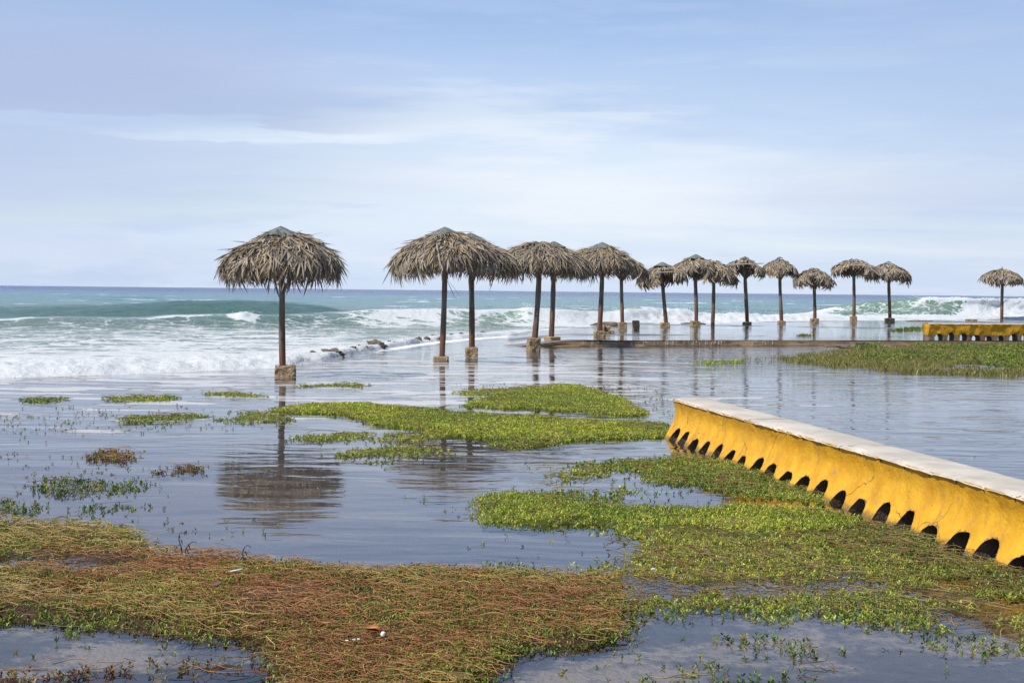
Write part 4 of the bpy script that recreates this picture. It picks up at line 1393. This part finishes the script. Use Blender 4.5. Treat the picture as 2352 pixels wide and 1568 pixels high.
class Foliage:
    def __init__(self):
        self.V, self.F, self.C, self.n = [], [], [], 0
        self.T = []

    def add(self, V, Fq, C):
        self.V.append(V); self.F.append(Fq + self.n); self.C.append(C)
        self.n += len(V)

    def leaves(self, P, D, L, W, col, fold=0.35):
        """fleshy lance leaves: base P, direction D"""
        n = len(P)
        if not n: return
        D = unit(D)
        up = np.tile([[0, 0, 1.0]], (n, 1)) + rng.normal(0, 0.45, (n, 3))
        S = unit(np.cross(D, up))
        N = np.cross(S, D)
        L = L[:, None]; W = W[:, None]
        b = P
        tip = P + D * L + N * L * -0.08
        l1 = P + D * L * 0.35 + S * W * 0.85 + N * W * fold
        l2 = P + D * L * 0.72 + S * W * 0.8 + N * W * fold * 0.7
        r1 = P + D * L * 0.35 - S * W * 0.85 + N * W * fold
        r2 = P + D * L * 0.72 - S * W * 0.8 + N * W * fold * 0.7
        V = np.stack([b, l1, l2, tip, r2, r1], 1).reshape(-1, 3)
        i = np.arange(n)[:, None] * 6
        Fq = np.concatenate([i + np.array([[0, 3, 2, 1]]), i + np.array([[0, 5, 4, 3]])], 0)
        sh = np.array([0.85, 1.0, 1.0, 1.1, 1.0, 1.0])
        C = (col[:, None, :] * sh[None, :, None]).reshape(-1, 3)
        self.add(V, Fq, C)

    def blades(self, P, H, W, col, bend=0.5):
        n = len(P)
        if not n: return
        th = rng.uniform(0, 2 * PI, n)
        S = np.stack([np.cos(th), np.sin(th), 0 * th], 1)
        B = unit(np.stack([rng.normal(0, 1, n), rng.normal(0, 1, n), 0 * th], 1)) * (bend * rng.uniform(0.1, 1, n) * H)[:, None]
        rows = []
        for t, w in ((0, 1), (0.5, 0.85), (0.85, 0.5), (1, 0.05)):
            c = P + np.stack([0 * H, 0 * H, H * t * (1 - 0.2 * t)], 1) + B * t * t
            rows += [c - S * (W * w)[:, None], c + S * (W * w)[:, None]]
        V = np.stack(rows, 1).reshape(-1, 3)
        i = np.arange(n)[:, None] * 8
        Fq = np.concatenate([i + np.array([[2 * k, 2 * k + 1, 2 * k + 3, 2 * k + 2]]) for k in range(3)], 0)
        C = np.repeat(col, 8, 0)
        self.add(V, Fq, C)

    def runners(self, P, D, L, r, col, arch):
        """wiry creeping stems: three-sided tubes of five spans"""
        n = len(P)
        if not n: return
        D = unit(D * np.array([[1, 1, 0]]))
        S = np.stack([-D[:, 1], D[:, 0], 0 * D[:, 0]], 1)
        c1, c2, ph = rng.normal(0, 0.20, n), rng.normal(0, 0.14, n), rng.uniform(0, 6, n)
        rings = []
        for k in range(6):
            t = k / 5
            lat = (c1 * math.sin(PI * t) + c2 * math.sin(2 * PI * t)) * L
            z = arch * np.sin(PI * t * 0.9 + 0.15) + 0.004 * np.sin(ph + 7 * t)
            c = P + D * (L * (t - 0.5))[:, None] + S * lat[:, None] + np.stack([0 * z, 0 * z, z], 1)
            for q in range(3):
                an = 2 * PI * q / 3
                rings.append(c + S * (r * math.cos(an))[:, None] + np.stack([0 * r, 0 * r, r * math.sin(an)], 1))
        V = np.stack(rings, 1).reshape(-1, 3)
        i = np.arange(n)[:, None] * 18
        fs = []
        for k in range(5):
            for q in range(3):
                a_, b_ = 3 * k + q, 3 * k + (q + 1) % 3
                fs.append(i + np.array([[a_, b_, b_ + 3, a_ + 3]]))
        self.add(V, np.concatenate(fs, 0), np.repeat(col, 18, 0))

    def sprigs(self, P, h, pairs, L, pal, tilt=0.5, w=0.2):
        """upright shoots carrying crossed pairs of leaves"""
        n = len(P)
        if not n: return
        ax = unit(np.stack([rng.normal(0, tilt, n), rng.normal(0, tilt, n), np.ones(n)], 1))
        tone = rng.uniform(0.75, 1.25, (n, 1))
        base = pal[rng.integers(0, len(pal), n)] * tone
        zone = fbm(P[:, 0] * 1.1 + 7, P[:, 1] * 0.7, 4.0, 4)[:, None]
        base = base * (1 + np.clip(zone, -1, 1) * np.array([[0.30, 0.20, 0.10]]))
        dead = (rng.random((n, 1)) < 0.06 + 0.06 * np.clip(-zone, 0, 1))
        base = np.where(dead, np.array([[0.30, 0.21, 0.07]]) * tone, base)
        th0 = rng.uniform(0, 2 * PI, n)
        for k in range(pairs):
            t = (k + 0.6) / pairs
            for sgn in (0, PI):
                th = th0 + k * 1.45 + sgn + rng.normal(0, 0.25, n)
                el = 0.25 + 0.75 * t + rng.normal(0, 0.25, n)
                D = np.stack([np.cos(th) * np.cos(el), np.sin(th) * np.cos(el), np.sin(el)], 1) + ax * 0.25
                keep = rng.random(n) < 0.9
                Lk = L * rng.uniform(0.7, 1.25, n) * (1.1 - 0.35 * t)
                self.leaves((P + ax * (h * t)[:, None])[keep], D[keep], Lk[keep], (Lk * w)[keep], np.clip(base[keep] * rng.uniform(0.85, 1.15, (keep.sum(), 1)), 0, 1))

    def build(self, name, label, mat=None):
        V = np.concatenate(self.V); F = np.concatenate(self.F); C = np.concatenate(self.C)
        me = mesh_np(name, V, F, mat or M['leaf'], dict(col=np.clip(C, 0.003, 1)))
        o = link(name, me)
        tag(o, label, kind='stuff')
        return o


G_LIME = np.array([(0.17, 0.215, 0.028), (0.20, 0.235, 0.035), (0.13, 0.185, 0.028), (0.24, 0.25, 0.045), (0.115, 0.165, 0.028)]) * 1.55 * np.array((1.26, 1.18, 1.0)) * 1.12
G_MID = np.array([(0.10, 0.155, 0.025), (0.13, 0.18, 0.028), (0.075, 0.125, 0.022), (0.16, 0.19, 0.035)]) * 1.45 * np.array((1.16, 1.10, 1.0)) * 1.12
G_DARK = np.array([(0.055, 0.105, 0.022), (0.08, 0.13, 0.025), (0.045, 0.085, 0.018), (0.11, 0.15, 0.03)]) * 1.2
G_OLIVE = np.array([(0.13, 0.145, 0.03), (0.10, 0.115, 0.028), (0.16, 0.15, 0.04), (0.11, 0.075, 0.03)]) * 1.4 * np.array((1.1, 1.0, 1.0))
G_RED = np.array([(0.13, 0.055, 0.028), (0.15, 0.09, 0.03), (0.11, 0.115, 0.03), (0.09, 0.035, 0.03)]) * 1.2
S_TAN = np.array([(0.36, 0.25, 0.10), (0.30, 0.18, 0.075), (0.42, 0.32, 0.13), (0.25, 0.19, 0.06)])
S_RED = np.array([(0.36, 0.165, 0.068), (0.43, 0.200, 0.085), (0.42, 0.245, 0.085), (0.46, 0.29, 0.10), (0.50, 0.37, 0.14), (0.44, 0.38, 0.12)]) * 1.28


def world_poly(poly, z=0.0):
    return np.array([tuple(ground_pt(u, v, z)[:2]) for u, v in poly])


def scatter(poly, per_m2, rag=0.25, clump=0.0, cs=1.6, z=0.0, seed=0.0):
    W = world_poly(poly, z)
    lo, hi = W.min(0) - rag, W.max(0) + rag
    area = (hi - lo).prod()
    n = int(area * per_m2 / KF)
    x = rng.uniform(lo[0], hi[0], n); y = rng.uniform(lo[1], hi[1], n)
    jx = rag * 0.8 * fbm(x * 1.7 + seed, y * 1.7 / KF, 1.0, 4); jy = KF * rag * fbm(x * 1.7, y * 1.7 / KF + seed, 5.0, 4)
    k = in_poly(x + jx + rng.normal(0, rag * 0.4, n), y + jy + rng.normal(0, rag * 0.55, n), W)
    if clump:
        k &= (0.5 + 0.5 * fbm(x * cs + seed, y * cs, 8.0 + seed, 4)) > clump * rng.uniform(0.6, 1.25, n)
    return x[k], y[k]


def mound(fol, poly, h, col, step=0.05, z0=-0.03, seed=0.0, rag=0.2):
    """matted dead stems and silt under the leaves"""
    W = world_poly(poly)
    lo, hi = W.min(0) - 0.3, W.max(0) + 0.3
    step = max(step, math.sqrt((hi - lo).prod() / 30000))
    xs = np.arange(lo[0], hi[0], step); ys = np.arange(lo[1], hi[1], step)
    X, Y = np.meshgrid(xs, ys)
    jx = rag * 0.8 * fbm(X * 1.7 + seed, Y * 1.7 / KF, 1.0, 4); jy = KF * rag * fbm(X * 1.7, Y * 1.7 / KF + seed, 5.0, 4)
    c = in_poly((X + jx).ravel(), (Y + jy).ravel(), W).reshape(X.shape).astype(float)
    for _ in range(max(2, int(0.14 / step))):
        d = c.copy()
        d[1:-1, 1:-1] = (c[1:-1, 1:-1] * 2 + c[:-2, 1:-1] + c[2:, 1:-1] + c[1:-1, :-2] + c[1:-1, 2:]) / 6
        c = d
    Z = z0 + (h - z0) * sstep(0.25, 1.0, c) * (0.75 + 0.30 * fbm(X * 2.2, Y * 2.2, 3.0 + seed, 4)) + 0.008 * vnoise(X * 14, Y * 14)
    keep = (c > 0.12)
    Fq = grid_faces(*X.shape)
    kk = keep.ravel()[Fq].all(1)
    V = np.stack([X, Y, Z], -1).reshape(-1, 3)
    used = np.unique(Fq[kk])
    mp = np.full(len(V), -1); mp[used] = np.arange(len(used))
    cc = np.array(col)[None] * (0.6 + 0.5 * rng.random((len(used), 1)))
    fol.add(V[used], mp[Fq[kk]], cc)

    def hz(x, y):
        i = np.clip(((y - lo[1]) / step).astype(int), 0, X.shape[0] - 1)
        j = np.clip(((x - lo[0]) / step).astype(int), 0, X.shape[1] - 1)
        return np.maximum(Z[i, j] * (c[i, j] > 0.12), 0.0)
    return hz


def P3(x, y, z):
    return np.stack([x, y, z + np.zeros_like(x)], 1)


def mat_of_weeds(name, label, polys, dens, pal, h=0.05, leafL=0.03, pairs=3, runner=0, stem_pal=S_TAN, mound_h=0.04, mcol=(0.05, 0.042, 0.018), clump=0.0, rag=0.22, runL=0.30, rr=0.0022, shoot=0.05, tilt=0.6, bare=0.0, w=0.2, zb=0.0):
    f = Foliage()
    for i, poly in enumerate(polys):
        hz = (lambda x, y: zb + 0 * x)
        if mound_h: hz = mound(f, poly, mound_h, mcol, seed=i * 3.3, rag=rag)
        x, y = scatter(poly, dens, rag, clump, seed=i * 3.3)
        if bare:
            k = (0.5 + 0.5 * fbm(x * 0.9 + 3, y * 1.3, 2.0, 3)) > bare * rng.uniform(0.7, 1.3, len(x))
            x, y = x[k], y[k]
        z = hz(x, y)
        hh = shoot * rng.uniform(0.5, 1.4, len(x))
        f.sprigs(P3(x, y, z - 0.01), hh, pairs, leafL, pal, tilt, w)
        if runner:
            x, y = scatter(poly, runner, rag * 0.6, 0, seed=i * 3.3)
            z = hz(x, y)
            n = len(x)
            th = rng.normal(0, 0.95, n)
            f.runners(P3(x, y, z + 0.012 + 0.02 * rng.random(n)), np.stack([np.cos(th), np.sin(th), 0 * th], 1), runL * rng.uniform(0.4, 1.3, n), rr * rng.uniform(0.7, 1.5, n),
                      stem_pal[np.clip(((0.5 + 0.55 * fbm(x * 0.9 + 4, y * 0.7, 6.0, 3) + rng.normal(0, 0.22, n)) * len(stem_pal)).astype(int), 0, len(stem_pal) - 1)] * rng.uniform(0.6, 1.2, (n, 1)), rng.uniform(-0.01, 0.035, n))
    return f.build(name, label)


# --- the red-stemmed mat in the foreground
FG = [(-120, 1216), (0, 1215), (150, 1208), (280, 1222), (370, 1238), (420, 1268), (560, 1288), (700, 1308), (860, 1325), (1000, 1320), (1140, 1318), (1280, 1325), (1400, 1338), (1450, 1385), (1430, 1425), (1390, 1470), (1280, 1488), (1190, 1490), (1120, 1530), (1090, 1640), (640, 1640), (645, 1545), (600, 1500), (540, 1472), (420, 1448), (300, 1438), (180, 1428), (-120, 1418), (-120, 1320), (60, 1316), (230, 1308), (330, 1296), (330, 1284), (200, 1284), (60, 1282), (-120, 1284)]
mat_of_weeds('weed_mat', 'large foreground mat of creeping weed with dense red-brown stems and few green shoots', [FG], 4600, np.concatenate([G_MID, G_OLIVE, G_LIME[2:3]]), leafL=0.021, runner=800, stem_pal=S_RED, mound_h=0.036, mcol=(0.085, 0.050, 0.024), rag=0.16, runL=0.20, rr=0.0016, shoot=0.038, bare=0.42)
RED = [[(640, 1488), (760, 1470), (900, 1462), (1000, 1480), (960, 1530), (860, 1640), (640, 1640), (650, 1550)], [(560, 1440), (700, 1400), (860, 1410), (700, 1450)], [(1120, 1370), (1300, 1350), (1400, 1380), (1300, 1420), (1150, 1410)]]
mat_of_weeds('red_stem_tangle', 'darkest red tangle of bare stems in the lower part of the foreground mat', RED, 250, G_OLIVE, leafL=0.02, runner=560, stem_pal=np.array([(0.40, 0.185, 0.080), (0.35, 0.15, 0.065), (0.46, 0.28, 0.11)]), mound_h=0, rag=0.2, runL=0.22, rr=0.0017, shoot=0.03, zb=0.03)
# greener rims of the same mat
RIM = [[(-100, 1215), (150, 1208), (370, 1238), (420, 1268), (400, 1300), (300, 1275), (100, 1262), (-100, 1262)], [(420, 1268), (700, 1308), (860, 1325), (1140, 1318), (1300, 1325), (1300, 1342), (1140, 1342), (860, 1346), (600, 1325)], [(-100, 1330), (150, 1320), (420, 1340), (500, 1390), (420, 1440), (180, 1425), (-100, 1415)]]
mat_of_weeds('weed_fringe', 'green leafy shoots standing along the water edge of the red-stemmed mat', RIM, 800, np.concatenate([G_MID, G_DARK]), leafL=0.024, mound_h=0, rag=0.12, shoot=0.055, tilt=0.4)

# --- green weeds on the right, from the bench to the foreground
RG_D = [[(1085, 1183), (1130, 1152), (1250, 1140), (1330, 1148), (1450, 1166), (1600, 1170), (1760, 1180), (1880, 1185), (2000, 1212), (1900, 1232), (1700, 1238), (1500, 1232), (1440, 1214), (1350, 1208), (1200, 1205), (1100, 1200)]]
mat_of_weeds('green_weed_bank', 'thick yellow-green bank of fleshy weed in the middle of the pool', RG_D, 2600, np.concatenate([G_LIME, G_LIME, G_MID]), leafL=0.024, runner=60, mound_h=0.04, mcol=(0.10, 0.115, 0.022), rag=0.16, shoot=0.038, rr=0.0016)
RG_M = [[(1310, 1318), (1370, 1282), (1450, 1240), (1550, 1226), (1750, 1228), (1950, 1212), (2060, 1236), (2200, 1285), (2352, 1322), (2600, 1400), (2600, 1530), (2352, 1478), (2200, 1440), (2000, 1412), (1800, 1396), (1650, 1380), (1520, 1385), (1450, 1394), (1400, 1372), (1350, 1345)]]
mat_of_weeds('floating_weed', 'loose floating green weed with straw-coloured stems spreading below the arches', RG_M, 1700, np.concatenate([G_MID, G_LIME]), leafL=0.026, runner=240, mound_h=0, rag=0.22, shoot=0.028, rr=0.0017, clump=0.19, runL=0.26)
RG_B = [[(1920, 1195), (2050, 1222), (2200, 1282), (2352, 1322), (2600, 1420), (2600, 1450), (2352, 1375), (2200, 1330), (2050, 1275), (1920, 1228)]]
mat_of_weeds('straw_tangle', 'tangled straw-coloured stems and dark leaves washed against the near bench legs', RG_B, 1100, np.concatenate([G_DARK, G_MID]), leafL=0.026, rr=0.0018, runner=300, mound_h=0.01, mcol=(0.05, 0.04, 0.016), rag=0.12, shoot=0.045)

# --- middle mats
MID = [[(600, 942), (700, 930), (850, 928), (1000, 944), (1120, 955), (1250, 962), (1400, 973), (1538, 976), (1538, 1000), (1400, 1008), (1250, 1018), (1150, 1010), (1000, 992), (860, 976), (800, 954), (650, 946)],
       [(1085, 928), (1200, 895), (1290, 884), (1350, 892), (1420, 915), (1475, 948), (1460, 953), (1380, 953), (1250, 939), (1150, 936), (1075, 934)]]
mat_of_weeds('middle_weed_mat', 'long yellow-green weed mat reaching across the pool to the end of the bench', MID, 2300, np.concatenate([G_LIME, G_LIME, G_MID[1:]]), leafL=0.034, runner=50, mound_h=0.025, mcol=(0.12, 0.135, 0.025), rag=0.14, shoot=0.028, runL=0.35, rr=0.0022)
BN = [[(1420, 1060), (1560, 1046), (1700, 1066), (1790, 1100), (1880, 1140), (1860, 1152), (1780, 1148), (1650, 1120), (1540, 1108), (1450, 1096)]]
mat_of_weeds('arch_weed_mat', 'green weed mat floating against the far arches of the near bench', BN, 1700, np.concatenate([G_LIME[2:], G_MID]), leafL=0.028, runner=90, rr=0.002, mound_h=0.004, mcol=(0.10, 0.11, 0.022), rag=0.2, shoot=0.03)

# --- small islands and sparse patches
SP = [[(240, 912), (300, 906), (400, 911), (410, 918), (330, 924), (250, 920)], [(470, 905), (540, 903), (620, 914), (540, 914)], [(250, 966), (300, 956), (420, 953), (470, 963), (380, 972), (270, 974)], [(500, 968), (560, 948), (650, 955), (660, 968), (560, 972)],
      [(690, 1006), (760, 996), (840, 998), (830, 1010), (720, 1014)], [(870, 1012), (920, 994), (1010, 998), (1000, 1012), (900, 1018)], [(780, 1042), (830, 1030), (940, 1034), (1010, 1036), (985, 1050), (870, 1060), (820, 1052)], [(700, 888), (780, 881), (862, 884), (800, 890)],
      [(1130, 1024), (1200, 1012), (1290, 1018), (1230, 1030), (1150, 1032)], [(1240, 1095), (1320, 1066), (1430, 1060), (1420, 1090), (1300, 1104)], [(1290, 1126), (1380, 1124), (1470, 1138), (1400, 1152), (1310, 1144)], [(60, 917), (110, 913), (150, 918), (90, 923)],
      [(1050, 905), (1200, 888), (1290, 884), (1210, 900), (1090, 908)]]
mat_of_weeds('weed_island', 'scattered small yellow-green weed islands standing in the still pool', SP, 700, np.concatenate([G_LIME, G_MID]), leafL=0.034, mound_h=0, mcol=(0.08, 0.08, 0.02), rag=0.2, shoot=0.022, clump=0.36, runner=60, rr=0.0024)
SP2 = [[(-60, 1148), (40, 1150), (85, 1165), (95, 1182), (40, 1190), (-60, 1195)], [(35, 1108), (90, 1100), (200, 1104), (300, 1112), (335, 1120), (200, 1134), (60, 1138)], [(190, 1168), (260, 1158), (330, 1162), (380, 1172), (300, 1180), (210, 1178)], [(60, 1210), (120, 1195), (240, 1190), (160, 1212)],
       [(1000, 1135), (930, 1140), (960, 1148), (1010, 1144)], [(2050, 1448), (2150, 1440), (2290, 1462), (2330, 1490), (2180, 1496), (2080, 1476)], [(1620, 1490), (1720, 1478), (1830, 1492), (1850, 1520), (1700, 1528)], [(150, 1430), (220, 1415), (240, 1450), (170, 1462)], [(1480, 1560), (1620, 1545), (1900, 1552), (1950, 1600), (1480, 1600)]]
mat_of_weeds('weed_tuft', 'dark green leafy tufts poking out of the pool at the left and bottom', SP2, 520, np.concatenate([G_MID, G_DARK]), leafL=0.028, mound_h=0, mcol=(0.04, 0.04, 0.015), rag=0.14, shoot=0.034, clump=0.32, runner=30)
SP3 = [[(210, 1056), (235, 1038), (268, 1033), (322, 1045), (300, 1058), (240, 1063)], [(380, 1080), (410, 1070), (452, 1078), (440, 1088), (395, 1088)], [(345, 1087), (375, 1083), (370, 1092)], [(-40, 1548), (60, 1540), (330, 1546), (360, 1556), (200, 1566), (-40, 1575)], [(320, 1540), (600, 1530), (640, 1548), (420, 1556)]]
mat_of_weeds('red_weed_tuft', 'small reddish-brown weed tufts standing out of the shallow water', SP3, 800, np.concatenate([G_OLIVE, G_RED]), leafL=0.026, mound_h=0.012, mcol=(0.06, 0.03, 0.02), rag=0.1, shoot=0.03, rr=0.0018, runner=120, stem_pal=S_RED)
SPARSE = [[(-60, 940), (300, 930), (600, 960), (560, 990), (200, 1000), (-60, 1010)], [(0, 1040), (420, 1060), (480, 1100), (300, 1140), (0, 1110)], [(300, 1160), (520, 1180), (560, 1230), (380, 1240), (250, 1200)], [(700, 1000), (1000, 1020), (1100, 1060), (880, 1075), (760, 1040)], [(560, 1120), (900, 1130), (1000, 1160), (700, 1180)],
          [(1050, 1160), (1200, 1195), (1500, 1240), (1300, 1330), (1200, 1260), (1080, 1215)], [(1200, 1060), (1600, 1110), (1650, 1160), (1350, 1160), (1180, 1110)], [(0, 1440), (500, 1480), (640, 1540), (0, 1540)], [(1200, 1470), (1500, 1400), (2300, 1440), (2352, 1560), (1200, 1568)], [(2190, 1035), (2260, 1045), (2352, 1070), (2420, 1110), (2352, 1100), (2260, 1055)], [(1040, 880), (1500, 890), (1530, 990), (1040, 900)], [(1600, 822), (1800, 818), (1830, 836), (1600, 836)]]
mat_of_weeds('floating_sprigs', 'single sprigs and loose leaves dotted over the open water', SPARSE, 42, np.concatenate([G_MID, G_DARK, G_OLIVE]), leafL=0.026, mound_h=0, rag=0.35, shoot=0.022, clump=0.40, pairs=2)


# --- tall grass and broad weeds by the far kerb
def far_grass():
    f = Foliage()
    area = [(1815, 822), (1900, 810), (1990, 803), (2100, 800), (2352, 790), (2700, 800), (2700, 880), (2352, 866), (2200, 862), (2060, 856), (1960, 848), (1880, 838), (1820, 832)]
    x, y = scatter(area, 750, 0.35, 0.30, 0.9)
    n = len(x)
    pal = np.array([(0.20, 0.20, 0.04), (0.25, 0.225, 0.055), (0.15, 0.165, 0.035), (0.30, 0.245, 0.085)])
    f.blades(P3(x, y, 0.0), rng.uniform(0.04, 0.16, n), rng.uniform(0.005, 0.010, n), pal[rng.integers(0, 4, n)] * rng.uniform(0.7, 1.2, (n, 1)), 0.8)
    for poly, d, sh in (([(2150, 793), (2352, 792), (2700, 792), (2700, 850), (2352, 842), (2200, 806), (2080, 799), (2110, 790)], 90, 0.085), ([(1960, 812), (2080, 806), (2200, 812), (2352, 826), (2352, 850), (2240, 835), (2080, 828), (1960, 826)], 60, 0.08),
                        ([(1960, 800), (2000, 792), (2050, 800), (2010, 804)], 80, 0.12), ([(2045, 760), (2090, 753), (2135, 754), (2135, 759), (2060, 762)], 60, 0.12), ([(1838, 770), (1868, 769), (1868, 771.5), (1840, 772)], 60, 0.05)):
        zz = ZT if poly[0][1] < 775 else 0.04
        x, y = scatter(poly, d, 0.22, 0.25, 1.2, zz)
        f.sprigs(P3(x, y, zz - 0.02), sh * rng.uniform(0.4, 1.2, len(x)), 4, 0.065, np.concatenate([G_DARK, G_MID, G_MID]), 0.6, 0.26)
    x, y = scatter([(1690, 826), (1790, 820), (1800, 824), (1700, 830)], 60, 0.2)
    f.blades(P3(x, y, 0.0), rng.uniform(0.05, 0.16, len(x)), rng.uniform(0.004, 0.008, len(x)), pal[rng.integers(0, 4, len(x))], 0.8)
    x, y = scatter([(1600, 833), (1700, 829), (1710, 832), (1620, 837)], 110, 0.2)
    f.sprigs(P3(x, y, 0.0), 0.04 * np.ones(len(x)), 3, 0.06, G_LIME, 0.6, 0.25)
    f.build('grass', 'tall grass and dark broad-leaved weeds growing below the far yellow bench')


far_grass()

# rubble and bare wet soil below the kerb
for u, v, w, h, lab in [(1905, 790, 46, 5, 'pale broken concrete lump half way along the kerb foot'), (1990, 793, 60, 5, 'reddish slab of broken concrete at the kerb foot'), (1955, 799, 70, 3, 'long low mud bank in front of the kerb, right of centre'),
                        (2060, 789, 80, 5, 'long pale rubble ridge lying against the kerb left of the far bench'), (1840, 791, 50, 3, 'thin dark rubble strip at the kerb foot, farthest from the far bench')]:
    p = ground_pt(u, v, 0.0)
    m = p.y / FPX
    o = link('rubble', rock_mesh('rubble', w * m * 0.6, 0.5, h * m * 1.5, u * 0.7, M['soil'], 0.35), loc=(p.x, p.y + 0.3, 0.0))
    tag(o, lab, 'rubble', 'broken concrete at the foot of the kerb')


# ------------------------------------------------------------------ small debris on the foreground mat
def debris():
    import bmesh
    m_or = mat_plain('rust_brown_leaf', (0.34, 0.11, 0.025), 0.5, 0.35, 25)
    p = ground_pt(858, 1448, 0.075)
    V, F = [], []
    nx, ny = 10, 7
    for j in range(ny):
        for i in range(nx):
            s, t = i / (nx - 1) * 2 - 1, j / (ny - 1) * 2 - 1
            w = math.sqrt(max(0.02, 1 - s * s))
            an = t * 1.35
            V.append((0.055 * s, -0.030 * math.sin(an) * w, 0.032 * math.cos(an) * w + 0.006 * math.sin(3 * s)))
    for j in range(ny - 1):
        for i in range(nx - 1):
            a_ = j * nx + i
            F.append((a_, a_ + 1, a_ + nx + 1, a_ + nx))
    o = link('dry_leaf', mesh_py('dry_leaf', V, F, m_or, True), loc=(p.x, p.y, p.z))
    o.rotation_euler = (-0.45, 0.15, -0.35)
    o.scale = (0.85, 0.9, 0.8)
    o.modifiers.new('thickness', 'SOLIDIFY').thickness = 0.0015
    tag(o, 'curled rust-brown dead leaf lying on the red-stemmed mat beside the white shell', 'leaf')
    # shell
    p = ground_pt(880, 1455, 0.085)
    bm = bmesh.new()
    bmesh.ops.create_uvsphere(bm, u_segments=18, v_segments=12, radius=0.0125)
    for v in bm.verts:
        an = math.atan2(v.co.y, v.co.x)
        v.co *= 1 + 0.09 * math.sin(an + v.co.z * 300)
    me = bpy.data.meshes.new('white_shell'); bm.to_mesh(me); bm.free()
    for q in me.polygons: q.use_smooth = True
    me.materials.append(mat_plain('white_shell', (0.78, 0.76, 0.72), 0.35, 0.06, 60))
    tag(link('snail_shell', me, loc=tuple(p)), 'small round white shell on the foreground mat by the curled leaf', 'shell')
    # straw
    p = ground_pt(532, 1311, 0.075); q = ground_pt(552, 1307, 0.085)
    V, F, c = tube([p + (p - q) * 0.6, (p + q) / 2, q + (q - p) * 0.3], [0.004] * 3, 8)
    tag(link('plastic_straw', mesh_py('plastic_straw', V, F + c, mat_plain('pale_blue_plastic', (0.55, 0.74, 0.78), 0.3, 0.05), True)), 'pale blue plastic straw on the upper edge of the red-stemmed mat', 'litter')
    # purple leaf
    p = ground_pt(498, 1340, 0.085)
    V = [(-.03, 0, 0), (-.012, .012, .004), (.015, .012, .004), (.03, 0, 0), (.015, -.012, .004), (-.012, -.012, .004)]
    o = link('fallen_leaf', mesh_py('fallen_leaf', V, [(0, 1, 2, 3), (0, 3, 4, 5)], mat_plain('purple_leaf', (0.16, 0.07, 0.075), 0.5, 0.2)), loc=tuple(p))
    o.rotation_euler = (0.5, -0.3, 0.5)
    o.modifiers.new('thickness', 'SOLIDIFY').thickness = 0.0015
    tag(o, 'flat purple-brown oval leaf on the red-stemmed mat below the blue straw', 'leaf')
    # pale foam bits
    m_w = mat_plain('white_foam_bits', (0.72, 0.72, 0.72), 0.5, 0.1, 60)
    for i, (u, v, r, lab) in enumerate([(797, 1470, 0.0075, 'leftmost of three white flecks in a line on the foreground mat'), (813, 1468, 0.0075, 'middle of three white flecks in a line on the foreground mat'), (824, 1467, 0.0075, 'rightmost of three white flecks in a line on the foreground mat'),
                                        (1500, 1306, 0.012, 'white fleck among the floating green weed above the open corner of water')]):
        p = ground_pt(u, v, 0.075)
        o = link('foam_fleck', rock_mesh('foam_fleck', r, r * 0.7, r * 0.45, i * 2.2, m_w, 0.25), loc=tuple(p))
        tag(o, lab, 'foam fleck', 'white flecks on the weed')
    # dark dead stalks standing at the mat edge
    md = mat_plain('dead_dark_stalk', (0.045, 0.032, 0.03), 0.6, 0.3, 40)
    for u, v, hp, lab, sd in [(413, 1275, 55, 'dark dead stalk with drooping tip, tallest at the left mat edge', 1), (560, 1296, 46, 'dark hooked dead stalk at the mat edge right of the tallest one', 2), (426, 1272, 30, 'short dark dead stalk leaning right beside the tallest one', 3), (768, 1320, 18, 'short dark twig standing on the upper rim of the mat', 4)]:
        p = ground_pt(u, v, 0.04)
        m = p.y / FPX
        h = hp * m
        r_ = random.Random(sd)
        root = bpy.data.objects.new('dead_stalk', None)
        root.location = p
        COL.objects.link(root)
        tag(root, lab, 'dead plant', 'dark dead stalks at the mat edge')
        lean = 0.3 if sd == 3 else 0.04
        P = [(lean * h * t + 0.012 * math.sin(5 * t + sd), 0.01 * math.sin(4 * t), h * t) for t in np.linspace(-0.15, 0.9, 6)]
        P += [(P[-1][0] + 0.014, 0, h * 0.98), (P[-1][0] + 0.03, 0, h * 0.93), (P[-1][0] + 0.036, 0, h * 0.84)]
        V, F, c = tube(P, [0.0038, 0.0038, 0.0035, 0.0032, 0.003, 0.0026, 0.0024, 0.002, 0.0014], 6)
        link('stalk', mesh_py('stalk', V, F + c, md, True), root)
        for k in range(4):
            t = 0.35 + 0.16 * k
            x0 = lean * h * t
            dx_ = (-1) ** k * r_.uniform(0.01, 0.02)
            Vl = [(x0, 0, h * t), (x0 + dx_ * 0.6, 0.004, h * t - 0.002), (x0 + dx_, 0, h * t - 0.03 - 0.01 * r_.random()), (x0 + dx_ * 0.4, -0.004, h * t - 0.014)]
            link('withered_leaf', mesh_py('withered_leaf', Vl, [(0, 1, 2, 3)], md), root)


debris()
